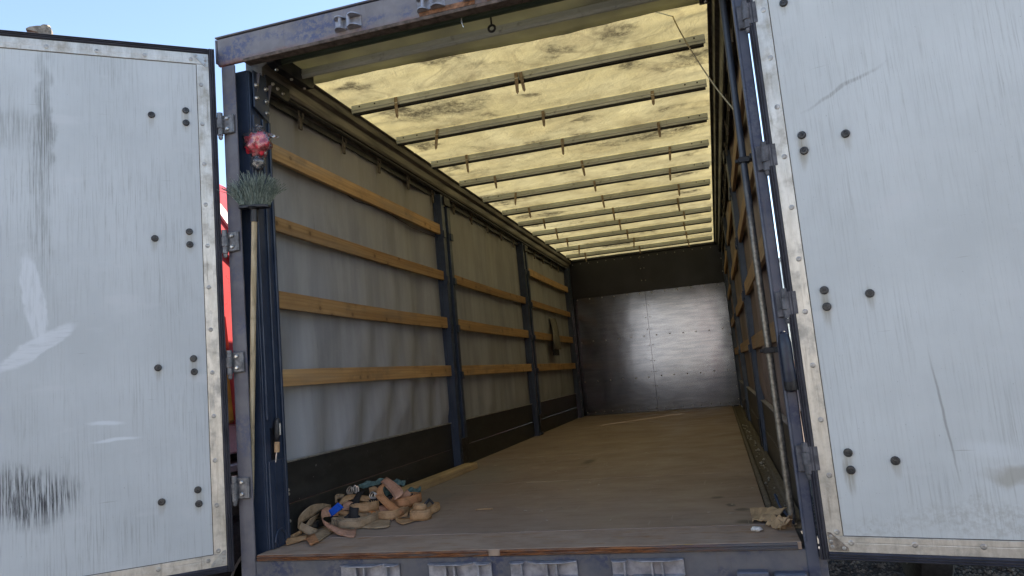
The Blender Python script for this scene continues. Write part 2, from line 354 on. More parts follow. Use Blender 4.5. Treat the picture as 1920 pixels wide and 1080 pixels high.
n.set(col, .8, .1, .3); n.bump(n.noise(n.co((2, 2, 12)), 25, 6, .7), .6, .01); MAT['rusty_lip'] = n.m

# front wall: worn, shiny black sheet
n = N('bulkhead_gloss'); c = n.co()
f = n.noise(n.co((1, 1, 9)), 2.4, 7, .65)
col = n.mix(n.ramp(f, .3, .7), (.145, .16, .195), (.205, .22, .255))
sc_ = n.ramp(n.noise(n.co((7, 2, 110)), 2.2, 4, .6), .60, .72); col = n.mix(n.mul(sc_, .6), col, (.05, .05, .05))
n.set(col, n.ramp(n.noise(n.co((1.4, 1, 7)), 3, 7, .7), .25, .75, .125, .165), .95, .5)
n.bump(n.math('ADD', n.mul(n.noise(n.co((1.2, 1, 1)), 1.2, 2), 1.0), n.mul(n.noise(n.co((6, 1, 40)), 3, 4, .6), .006)), .12, .03); MAT['bulkhead_gloss'] = n.m
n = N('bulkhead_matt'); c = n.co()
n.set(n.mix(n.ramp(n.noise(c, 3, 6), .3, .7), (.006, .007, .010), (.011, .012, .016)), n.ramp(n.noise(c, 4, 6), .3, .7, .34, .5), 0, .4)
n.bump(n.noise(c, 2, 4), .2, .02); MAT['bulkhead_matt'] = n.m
n = N('side_board'); c = n.co()
col = n.mix(n.ramp(n.noise(n.co((1, 1, 4)), 4, 7, .68), .3, .7), (.015, .0155, .0155), (.032, .033, .031))
col = n.mix(n.mul(n.ramp(n.noise(c, 7, 7, .72), .55, .75), .5), col, (.055, .054, .05))
sp = n.ramp(n.noise(c, 40, 4, .6), .71, .75); col = n.mix(n.mul(sp, .6), col, (.35, .33, .30))
n.set(col, .5, 0, .4); n.bump(n.noise(c, 30, 5), .15, .003); MAT['side_board'] = n.m
n = N('side_board_brown'); c = n.co()
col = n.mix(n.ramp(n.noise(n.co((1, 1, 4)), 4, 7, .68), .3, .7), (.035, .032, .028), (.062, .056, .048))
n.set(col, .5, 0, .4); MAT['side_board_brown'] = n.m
n = N('cantrail'); c = n.co()
f = n.noise(n.co((6, .8, 9)), 2.2, 7, .68)
col = n.mix(n.ramp(f, .35, .68), (.075, .068, .06), (.24, .22, .19))
n.set(col, n.ramp(f, .3, .7, .35, .5), .35, .5); n.bump(n.noise(n.co((4, .5, 30)), 3, 5), .2, .004); MAT['cantrail'] = n.m
n = N('bow_metal'); c = n.co()
f = n.noise(n.co((1.2, 6, 14)), 3, 6, .66)
col = n.mix(n.ramp(f, .3, .7), (.46, .49, .47), (.62, .645, .615))
col = n.mix(n.mul(n.ramp(n.noise(c, 16, 6, .7), .56, .72), .5), col, (.12, .115, .095))
n.set(col, .42, .15, .5); MAT['bow_metal'] = n.m
n = N('bow_green'); col = n.mix(n.ramp(n.noise(n.co((1.2, 6, 14)), 3, 6, .66), .3, .7), (.05, .075, .06), (.10, .13, .105)); n.set(col, .42, .2, .5); MAT['bow_green'] = n.m
# worn tube: dark paint above, bare worn metal below
n = N('worn_tube'); c = n.co(); z = n.sep()[2]
k = n.ramp(n.math('ADD', z, n.mul(n.math('SUBTRACT', n.noise(n.co((30, 30, 4)), 2, 6, .7), .5), 1.3)), 1.05, 1.55)
col = n.mix(k, n.mix(n.ramp(n.noise(c, 60, 5), .35, .65), (.15, .13, .105), (.27, .245, .21)), (.055, .065, .085))
n.set(col, .42, n.ramp(k, 0, 1, .55, .1), .5); MAT['worn_tube'] = n.m

# straps
def strap_mat(name, a, b_, dirt=.5):
    n = N(name); c = n.co(rnd=3)
    at = n.t.nodes.new('ShaderNodeAttribute'); at.attribute_name = 'across'; v = at.outputs['Fac']
    al = n.t.nodes.new('ShaderNodeAttribute'); al.attribute_name = 'along'; u = al.outputs['Fac']
    col = n.mix(n.ramp(n.noise(c, 14, 6, .66), .3, .7), a, b_)
    e = n.math('ABSOLUTE', n.math('SUBTRACT', v, .5))
    line = n.mul(n.ramp(n.math('ABSOLUTE', n.math('SUBTRACT', e, .36)), .02, .05, 1, 0), .45)
    col = n.mix(line, col, tuple(k*.45 for k in a))
    rib = n.math('SINE', n.mul(u, 1900)); col = n.mix(n.ramp(rib, -.2, .9, 0, .22), col, tuple(k*.5 for k in a))
    col = n.mix(n.mul(n.ramp(n.noise(c, 26, 7, .74), .44, .68), dirt), col, tuple(k*.32 for k in a))
    n.set(col, .9, 0, .15); n.bump(n.math('ADD', rib, n.mul(n.noise(n.co(rnd=3), 230, 3, .6), 2)), .35, .002); MAT[name] = n.m
strap_mat('strap_tan', (0.43, 0.25, 0.125), (0.57, 0.365, 0.21))
strap_mat('strap_greybrown', (0.34, 0.24, 0.15), (0.46, 0.345, 0.235))
strap_mat('strap_pink', (0.48, 0.25, 0.165), (0.61, 0.36, 0.255))
strap_mat('strap_orangebrown', (0.46, 0.205, 0.095), (0.6, 0.31, 0.16))
strap_mat('strap_orange', (.50, .17, .05), (.62, .25, .09), .25)
strap_mat('strap_black', (.028, .026, .028), (.05, .048, .05))
strap_mat('strap_grey', (.16, .15, .135), (.22, .21, .19))
strap_mat('strap_blue', (.006, .085, .50), (.012, .12, .62), .15)
# bristles
n = N('bristle'); n.set(n.mix(n.ramp(n.noise(n.co((1, 1, .2)), 170, 2), .35, .65), (.085, .12, .10), (.33, .37, .31)), .55, 0, .4); MAT['bristle'] = n.m
# clear film
n = N('clear_film'); tp = n.t.nodes.new('ShaderNodeBsdfTransparent'); tp.inputs[0].default_value = (.93, .93, .93, 1)
gl = n.t.nodes.new('ShaderNodeBsdfGlossy'); gl.inputs['Roughness'].default_value = .2
fr = n.t.nodes.new('ShaderNodeLayerWeight'); fr.inputs[0].default_value = .35
df = n.t.nodes.new('ShaderNodeBsdfDiffuse'); df.inputs[0].default_value = (.75, .75, .75, 1)
m1 = n.t.nodes.new('ShaderNodeMixShader'); m1.inputs[0].default_value = .07; n.t.links.new(tp.outputs[0], m1.inputs[1]); n.t.links.new(df.outputs[0], m1.inputs[2])
m2 = n.t.nodes.new('ShaderNodeMixShader'); n.put(m2.inputs[0], n.mul(n.math('ADD', fr.outputs['Fresnel'], .08), .8)); n.t.links.new(m1.outputs[0], m2.inputs[1]); n.t.links.new(gl.outputs[0], m2.inputs[2])
n.t.links.new(m2.outputs[0], n.out.inputs[0]); MAT['clear_film'] = n.m
# ground
n = N('gravel_ground'); c = n.co()
v = n.voro(c, 26); col = n.mix(n.ramp(n.noise(c, 30, 5, .7), .3, .7), (.33, .305, .275), (.50, .47, .43))
col = n.mix(n.ramp(v, .2, .7), col, (.26, .24, .215)); n.set(col, .85, 0, .3); n.bump(v, 1.0, .03); MAT['gravel_ground'] = n.m
n = N('gravel_bed'); c = n.co(); v = n.voro(c, 34); col = n.mix(n.ramp(n.noise(c, 30, 5, .7), .3, .7), (.03, .03, .032), (.10, .098, .095)); n.set(n.mix(n.ramp(v, 0, .5), col, (.02, .02, .02)), .85, 0, .3); n.bump(v, 1.0, .03); MAT['gravel_bed'] = n.m
n = N('gravel_stone'); n.set(n.mix(n.ramp(n.noise(n.co(), 9, 3), .35, .65), (.05, .05, .054), (.17, .167, .16)), .8, 0, .35); MAT['gravel_stone'] = n.m

# ------------------------------------------------------------------ mesh builder
class MB:
    def __init__(s): s.v = []; s.f = []
    def add(s, vs, fs):
        o = len(s.v); s.v += [Vector(v) for v in vs]; s.f += [tuple(i+o for i in f) for f in fs]; return s
    def box(s, lo, hi):
        x0, y0, z0 = lo; x1, y1, z1 = hi
        return s.add([(x0, y0, z0), (x1, y0, z0), (x1, y1, z0), (x0, y1, z0), (x0, y0, z1), (x1, y0, z1), (x1, y1, z1), (x0, y1, z1)],
                     [(0, 3, 2, 1), (4, 5, 6, 7), (0, 1, 5, 4), (1, 2, 6, 5), (2, 3, 7, 6), (3, 0, 4, 7)])
    def prism(s, poly, d):          # poly: list of 3D points, d: extrusion vector
        k = len(poly); d = Vector(d); vs = [Vector(p) for p in poly] + [Vector(p)+d for p in poly]
        return s.add(vs, [tuple(range(k))[::-1], tuple(range(k, 2*k))] + [(i, (i+1) % k, k+(i+1) % k, k+i) for i in range(k)])
    def tube(s, pts, r, seg=10, caps=True):
        pts = [Vector(p) for p in pts]; rr = r if isinstance(r, (list, tuple)) else [r]*len(pts)
        o = len(s.v); ref = None
        for i, p in enumerate(pts):
            t = (pts[min(i+1, len(pts)-1)] - pts[max(i-1, 0)]).normalized()
            if ref is None: ref = t.orthogonal().normalized()
            ref = (ref - t*ref.dot(t)); ref = ref.normalized() if ref.length > 1e-6 else t.orthogonal().normalized()
            b = t.cross(ref)
            for k in range(seg):
                a = 2*math.pi*k/seg; s.v.append(p + (ref*math.cos(a) + b*math.sin(a))*rr[i])
        for i in range(len(pts)-1):
            for k in range(seg):
                s.f.append((o+i*seg+k, o+i*seg+(k+1) % seg, o+(i+1)*seg+(k+1) % seg, o+(i+1)*seg+k))
        if caps:
            s.f.append(tuple(o+k for k in range(seg))[::-1]); e = o+(len(pts)-1)*seg; s.f.append(tuple(e+k for k in range(seg)))
        return s
    def lathe(s, prof, c, ax, seg=14):   # prof: [(r, h)...] along axis
        c = Vector(c); ax = Vector(ax).normalized(); u = ax.orthogonal().normalized(); w_ = ax.cross(u); o = len(s.v)
        for r, h in prof:
            for k in range(seg):
                a = 2*math.pi*k/seg; s.v.append(c + ax*h + (u*math.cos(a)+w_*math.sin(a))*max(r, 1e-4))
        for i in range(len(prof)-1):
            for k in range(seg):
                s.f.append((o+i*seg+k, o+i*seg+(k+1) % seg, o+(i+1)*seg+(k+1) % seg, o+(i+1)*seg+k))
        s.f.append(tuple(o+k for k in range(seg))[::-1]); e = o+(len(prof)-1)*seg; s.f.append(tuple(e+k for k in range(seg)))
        return s
    def grid(s, fn, nu, nv):
        o = len(s.v)
        for i in range(nu+1):
            for j in range(nv+1): s.v.append(Vector(fn(i/nu, j/nv)))
        for i in range(nu):
            for j in range(nv):
                a = o+i*(nv+1)+j; s.f.append((a, a+nv+1, a+nv+2, a+1))
        return s
    def mesh(s, name, mat, smooth=False, bevel=0, seg=1, angle=35):
        me = bpy.data.meshes.new(name); me.from_pydata(s.v, [], s.f)
        bm = bmesh.new(); bm.from_mesh(me)
        bmesh.ops.recalc_face_normals(bm, faces=bm.faces)
        if bevel:
            ed = [e for e in bm.edges if len(e.link_faces) == 2 and e.calc_face_angle(0) > .5]
            bmesh.ops.bevel(bm, geom=ed, offset=bevel, segments=seg, affect='EDGES', profile=.6, clamp_overlap=True)
        bm.to_mesh(me); bm.free()
        me.materials.append(MAT[mat] if isinstance(mat, str) else mat)
        if smooth:
            me.shade_smooth()
            try: me.set_sharp_from_angle(angle=R(angle))
            except Exception: pass
        return me
    def obj(s, name, mat, parent=None, smooth=False, bevel=0, seg=1, loc=None, angle=35):
        return link(name, s.mesh(name, mat, smooth, bevel, seg, angle), parent, loc)

def link(name, me, parent=None, loc=None, rot=None):
    o = bpy.data.objects.new(name, me); COL.objects.link(o); o.parent = parent
    if loc is not None: o.location = loc
    elif parent is not None and parent.get('worldmesh'): o.location = -Vector(parent.location)
    if rot is not None: o.rotation_euler = rot
    return o
def tag(o, label, cat, group=None, kind=None):
    if label: o['label'] = label
    if cat: o['category'] = cat
    if group: o['group'] = group
    if kind: o['kind'] = kind
    return o
def thing(name, loc, label, cat, group=None, world=True):
    o = bpy.data.objects.new(name, None); COL.objects.link(o); o.location = loc; o.empty_display_size = .1
    if world: o['worldmesh'] = 1
    return tag(o, label, cat, group)
def spline(P, n):
    P = [Vector(p) for p in P]
    if len(P) < 3: return [P[0].lerp(P[-1], i/(n-1)) for i in range(n)]
    out = []; k = len(P)-1
    for i in range(n):
        t = i/(n-1)*k; j = min(int(t), k-1); u = t-j
        p0 = P[j-1] if j > 0 else P[0]*2-P[1]; p1 = P[j]; p2 = P[j+1]; p3 = P[j+2] if j+2 <= k else P[k]*2-P[k-1]
        out.append(.5*((2*p1)+(p2-p0)*u+(2*p0-5*p1+4*p2-p3)*u*u+(3*p1-p0-3*p2+p3)*u*u*u))
    return out
def nz(x, y, z=0): return mnoise.noise(Vector((x, y, z)))

GZ = -1.2          # ground level (the cargo floor is z = 0)
LEN = 8.72
# ------------------------------------------------------------------ ground
g = MB().add([(-900, -900, GZ), (900, -900, GZ), (900, 900, GZ), (-900, 900, GZ)], [(0, 1, 2, 3)]).obj('ground', 'gravel_ground'); g['kind'] = 'structure'
gb = MB().box((-3.2, -16.4, GZ-.02), (5.4, 15, GZ+.004)).obj('gravel_path', 'gravel_bed'); gb['kind'] = 'structure'  # dark bed, stretched unseen behind the camera to darken the front wall reflection
rs = random.Random(3)
mb = MB(); ico = [(0, 0, 1), (.9, 0, .1), (.1, .85, .0), (-.9, .1, .1), (0, -.9, 0), (.1, .1, -.7)]
icf = [(0, 1, 2), (0, 2, 3), (0, 3, 4), (0, 4, 1), (5, 2, 1), (5, 3, 2), (5, 4, 3), (5, 1, 4)]
for i in range(9000):
    x = rs.uniform(1.3, 3.6); y = rs.uniform(2.4, 7.5)
    r = rs.uniform(.008, .022); a = rs.uniform(0, 6.28); ca, sa = math.cos(a), math.sin(a); q = [rs.uniform(.7, 1.3) for _ in range(6)]
    mb.add([(x+(vx*ca-vy*sa)*r*q[k], y+(vx*sa+vy*ca)*r*q[k], GZ+r*.35+vz*r*.8*q[k]) for k, (vx, vy, vz) in enumerate(ico)], icf)
tag(mb.obj('gravel', 'gravel_stone'), 'loose dark crushed gravel on the yard', 'gravel', kind='stuff')

# ------------------------------------------------------------------ the trailer
T = thing('cargo_trailer', (0, 4.3, GZ), 'curtain-sided cargo trailer, open at the rear, seen from behind', 'trailer')

# floor -------------------------------------------------------------
fl = MB().box((-1.27, .05, -.14), (1.29, LEN, -.022)).obj('floor', 'chassis', T)
def sub(mb, name, mat, parent, **k):      # a sub-part below a part that sits at -T.location (mesh in world metres)
    return mb.obj(name, mat, parent, loc=(0, 0, 0), **k)
ys = [.315, 1.86, 3.36, 4.86, 6.36, 7.86, LEN]
for i in range(len(ys)-1):
    sub(MB().box((-1.236, ys[i]+.003, -.02), (1.125, ys[i+1]-.003, 0)), 'floor_board', 'floor_ply', fl, bevel=.0015)
sub(MB().prism([(1.13, .315, -.005), (1.145, .315, .004), (1.155, .315, .004), (1.165, .315, -.014), (1.225, .315, -.014), (1.235, .315, .012), (1.262, .315, .012), (1.262, .315, -.021), (1.13, .315, -.021)], (0, LEN-.32, 0)), 'edge_channel', 'grime', fl)
sub(MB().box((-1.205, .0, -.03), (1.215, .31, -.001)), 'sill_plate', 'sill_plate', fl, bevel=.002)

# sill beam with keepers
sb = MB().box((-1.30, .006, -.20), (1.30, .05, -.031)).obj('sill_beam', 'sill_paint', T, bevel=.003)
for x0, x1 in ((-1.20, -.055), (.0, 1.20)):
    sub(MB().prism([(x0, .006, -.002), (x0, -.010, -.004), (x0, -.013, -.010), (x0, -.006, -.014), (x0, -.012, -.019), (x0, -.008, -.027), (x0, .006, -.029)], (x1-x0, 0, 0)), 'rub_strip', 'rusty_lip', sb)
def keeper(x0, x1, zt, zb, flip):
    m_ = MB(); sgn = -1 if flip else 1; L = x1-x0
    def X(u): return x0+u*L if not flip else x1-u*L
    def bx(u0, u1, y0, y1, z0, z1):
        a, b_ = sorted((X(u0), X(u1))); m_.box((a, y0, z0), (b_, y1, z1))
    bx(0, 1, -.004, .004, zb, zt)
    for za in (zt, zb):
        def lip(u0, u1, d0, d1):
            s_ = -.006 if za == zt else .006
            poly = [(X(u0), .002, za), (X(u0), -d0, za), (X(u0+(u1-u0)*.25), -d1, za), (X(u1-(u1-u0)*.2), -d1, za), (X(u1), -d0*.6, za), (X(u1), .002, za)]
            m_.prism(poly, (0, 0, s_))
        lip(0, .72, .016, .042); lip(.78, 1.0, .030, .040)
    for u in (.28, .42, .80): bx(u, u+.03, -.030, 0, zb+.006, zt-.006)
    k = sub(m_, 'lock_keeper', 'keeper_steel', sb if zt < 1 else hb, bevel=.0015)
    m2 = MB()
    a, b_ = sorted((X(.31), X(.41))); m2.box((a, -.0065, zb+.008), (b_, -.0045, zt-.008))
    for u in (.08, .16, .55, .62, .9): m2.lathe([(.006, 0), (.006, .004), (.003, .006)], (X(u), -.004, (zt+zb)/2), (0, -1, 0), 8)
    m2.obj('bolt', 'hinge_steel', k, loc=(0, 0, 0)) if False else None
    return k
for x0, x1, fl_ in ((-.765, -.475, 0), (-.335, -.045, 0), (.04, .33, 1), (.475, .765, 1)): keeper(x0, x1, -.052, -.118, fl_)
for x0, x1, z in ((.962, 1.082, -.10), (1.10, 1.218, -.108)):
    sub(MB().box((x0, -.045, z-.075), (x1, .006, z)), 'rubber_buffer', 'right_post_paint', sb, bevel=.012, seg=3, smooth=True)
for x in (-1.25, 1.25): pass

# header beam
hb = MB().prism([(-1.315, .0, 2.452), (-1.315, 0, 2.600), (-1.315, .14, 2.612), (-1.315, .14, 2.575), (-1.315, .02, 2.57), (-1.315, .02, 2.452)], (2.63, 0, 0)).obj('header_beam', 'header_paint', T, bevel=.004)
sub(MB().prism([(-1.155, -.012, 2.440), (-1.155, -.015, 2.456), (-1.155, -.001, 2.462), (-1.155, -.001, 2.449), (-1.155, .045, 2.447), (-1.155, .045, 2.440)], (2.31, 0, 0)), 'drip_lip', 'lip_steel', hb, bevel=.002)
for x0, x1 in ((-.18, .10), (.16, .52)):
    sub(MB().box((x0, -.004, 2.464), (x1, 0.0, 2.490)), 'rust_strip', 'rust', hb)
sub(MB().box((-1.325, -.006, 2.604), (1.325, .15, 2.613)), 'rain_strip', 'frame_paint', hb, bevel=.003)
for x0, x1 in ((-1.328, -1.318),): sub(MB().box((x0, .0, 2.47), (x1, .10, 2.60)), 'end_plate', 'frame_paint', hb, bevel=.002)
def top_keeper(x0, x1):
    m_ = MB().box((x0, -.004, 2.492), (x1, 0, 2.540)); L = x1-x0
    for z0, z1 in ((2.484, 2.490), (2.541, 2.547)):
        for a, b_, d in ((0, .42, .045), (.50, 1.0, .05)):
            n_ = 7; poly = [(x0+L*a, 0, z0)] + [(x0+L*(a+(b_-a)*k/n_), -d*math.sin(math.pi*(k+.35)/(n_+.7))**.6, z0) for k in range(n_+1)] + [(x0+L*b_, 0, z0)]
            m_.prism(poly, (0, 0, z1-z0))
    for u in (.26, .58): m_.tube([(x0+L*u, -.026, 2.486), (x0+L*u, -.026, 2.545)], .009, 8)
    sub(m_, 'lock_keeper', 'keeper_steel', hb)
for x0, x1 in ((-.625, -.485), (-.187, -.047), (.047, .187), (.485, .625)): top_keeper(x0, x1)
m_ = MB().tube([(.012, .05, 2.44), (.012, .05, 2.415), (.02, .05, 2.39)], .003, 6); sub(m_, 'loose_wire', 'bolt_steel', hb)
m_ = MB(); c0 = Vector((.103, .25, 2.46)); m_.tube([c0+Vector((math.cos(a)*.017, 0, math.sin(a)*.017)) for a in [i*math.pi/8 for i in range(17)]], .006, 8); m_.tube([c0+Vector((0, 0, .017)), c0+Vector((0, 0, .06))], .005, 6)
sub(m_, 'eye_ring', 'dark_iron', hb, smooth=True)

# rear posts ----------------------------------------------------------
lp = MB().prism([(-1.295, 0, -.20), (-1.217, 0, -.20), (-1.217, .012, -.20), (-1.285, .012, -.20), (-1.285, .085, -.20), (-1.2, .085, -.20), (-1.2, .24, -.20), (-1.295, .24, -.20)], (0, 0, 2.645)).obj('rear_post', 'frame_paint', T, bevel=.003)
# navy inner face with folded ribs
def zbox(m_, x0, x1, y0, y1, z0, z1): return m_.box((x0, y0, z0), (x1, y1, z1))
sub(zbox(MB(), -1.2835, -1.1985, .076, .0845, -.03, 2.44), 'web_plate', 'navy_paint', lp, bevel=.001)
sub(zbox(MB(), -1.198, -1.188, .078, .238, .001, 2.44), 'inner_face', 'navy_paint', lp, bevel=.002)
sub(zbox(MB(), -1.188, -1.176, .088, .108, .62, 2.20), 'folded_rib', 'navy_paint', lp, bevel=.003)
sub(zbox(MB(), -1.188, -1.178, .168, .186, .62, 2.20), 'folded_rib', 'navy_paint', lp, bevel=.003)
sub(zbox(MB(), -1.188, -1.176, .222, .240, .001, 2.20), 'folded_rib', 'navy_paint', lp, bevel=.003)
sub(zbox(MB(), -1.188, -1.178, .090, .240, .001, .42), 'kick_plate', 'navy_paint', lp, bevel=.003)
sub(zbox(MB(), -1.177, -1.172, .128, .133, .001, .42), 'weld_rib', 'navy_paint', lp)
sub(zbox(MB(), -1.177, -1.172, .192, .197, .001, .42), 'weld_rib', 'navy_paint', lp)
sub(zbox(MB(), -1.1875, -1.184, .120, .165, .425, .58), 'pocket_slot', 'black_bracket', lp)
for z in (2.0, 1.2): sub(zbox(MB(), -1.283, -1.279, .02, .08, z-.28, z+.1), 'slot', 'black_bracket', lp)
sub(MB().prism([(-1.176, .09, 2.44), (-1.176, .09, 2.24), (-1.176, .215, 2.19), (-1.176, .235, 2.44)], (.008, 0, 0)), 'gusset_plate', 'navy_paint', lp, bevel=.001)
sub(MB().prism([(-1.178, .20, 2.46), (-1.178, .20, 2.385), (-1.178, .40, 2.375), (-1.178, .425, 2.40), (-1.178, .425, 2.46)], (.012, 0, 0)), 'rail_bracket', 'black_bracket', lp, bevel=.002)
bolt_me = MB().lathe([(.013, 0), (.013, .005), (.009, .009), (.009, .014), (.004, .017)], (0, 0, 0), (1, 0, 0), 10).mesh('bolt', 'bolt_steel', True)
for (y, z) in ((.105, 2.36), (.105, 2.29), (.19, 2.37), (.19, 2.30), (.19, 2.235)): link('bolt', bolt_me, lp, (-1.168, y, z))
for (y, z) in ((.255, 2.425), (.30, 2.415), (.35, 2.405)): link('bolt', bolt_me, lp, (-1.166, y, z)).scale = (.8, .8, .8)
for (y, z0, z1) in ((.115, 2.33, 2.43), (.215, 2.31, 2.40)):
    sub(MB().prism([(-1.167, y, z1), (-1.145, y, z1), (-1.166, y, z0)], (0, .006, 0)), 'stiffener', 'frame_paint', lp)
m_ = MB().tube([(-1.172, .195+.045*math.cos(a)-.045, .03+.055*math.sin(a)) for a in [R(d) for d in range(0, 181, 15)]], .006, 6); sub(m_, 'lashing_ring', 'navy_paint', lp, smooth=True)
sub(MB().box((-1.222, .236, .001), (-1.20, .275, .40)), 'side_board_strip', 'navy_paint', lp)
for z in (.10, .235, .255): link('bolt', bolt_me, lp, (-1.199, .262, z)).scale = (.8, .8, .8)

rp = MB().prism([(1.274, 0, -.20), (1.226, 0, -.20), (1.226, .03, -.20), (1.256, .045, -.20), (1.256, .24, -.20), (1.274, .24, -.20)], (0, 0, 2.645)).obj('rear_post', 'right_post_paint', T, bevel=.004)
sub(MB().prism([(1.226, -.001, .0), (1.232, -.004, .0), (1.238, -.001, .0)], (0, 0, 2.42)), 'weld_bead', 'right_post_paint', rp)
sub(MB().box((1.250, .225, .001), (1.2555, .36, 2.43)), 'post_lip', 'right_post_paint', rp)  # flange added to block sunlight leaking between post and curtain
gh = MB().tube([(1.252, -.012, .575), (1.252, -.022, .59), (1.251, -.026, .62), (1.250, -.026, .76), (1.250, -.020, .79), (1.250, -.010, .80)], [.013, .022, .025, .025, .021, .012], 14)
sub(gh, 'grab_handle', 'handle_navy', rp, smooth=True)
sub(MB().lathe([(.012, 0), (.024, .004), (.026, .012), (.026, .045)], (1.252, -.023, .572), (0, 0, 1), 14), 'handle_stop', 'dark_iron', rp, smooth=True)

# hinges
def hinge(z, left):
    s_ = -1 if left else 1; x = s_*1.262; par = lp if left else rp
    m_ = MB()
    if left: m_.box((x-.028, -.016, z-.05), (x+.032, .0, z+.05)); m_.box((x+.028, -.016, z-.05), (x+.036, .0, z+.05))
    else: m_.box((x-.022, -.014, z-.052), (x+.006, .0, z+.052))
    h_ = sub(m_, 'hinge', 'hinge_steel' if left else 'hinge_painted', par, bevel=.004)
    bx_ = x + s_*(.034 if left else .012)
    for (z0, z1, r_) in ((z-.058, z-.024, .013), (z-.022, z+.024, .017), (z+.026, z+.060, .013)):
        MB().tube([(bx_, -.022, z0), (bx_, -.022, z1)], r_, 10).obj('barrel', 'hinge_steel', h_, loc=(0, 0, 0), smooth=True) if False else None
    bb = MB()
    for (z0, z1, r_) in ((z-.058, z-.024, .014), (z-.022, z+.024, .018), (z+.026, z+.060, .014)): bb.tube([(bx_, -.024, z0), (bx_, -.024, z1)], r_, 10)
    bb.lathe([(.011, 0), (.011, -.012), (.007, -.02)], (bx_, -.024, z-.06), (0, 0, 1), 6)
    bb.box((bx_+s_*.012-.012, -.036, z-.045), (bx_+s_*.035+.006, -.012, z+.045))
    sub(bb, 'hinge_barrel', 'hinge_steel' if left else 'hinge_painted', par, smooth=True)
    for dz in ((-.028, .028) if left else ()):
        sub(MB().lathe([(.010, 0), (.010, .006), (.006, .010)], (x-s_*.002, -.016, z+dz), (0, -1, 0), 8), 'bolt', 'bolt_steel', par, smooth=True)
for z in (2.128, 1.517, .915, .313): hinge(z, True); hinge(z, False)

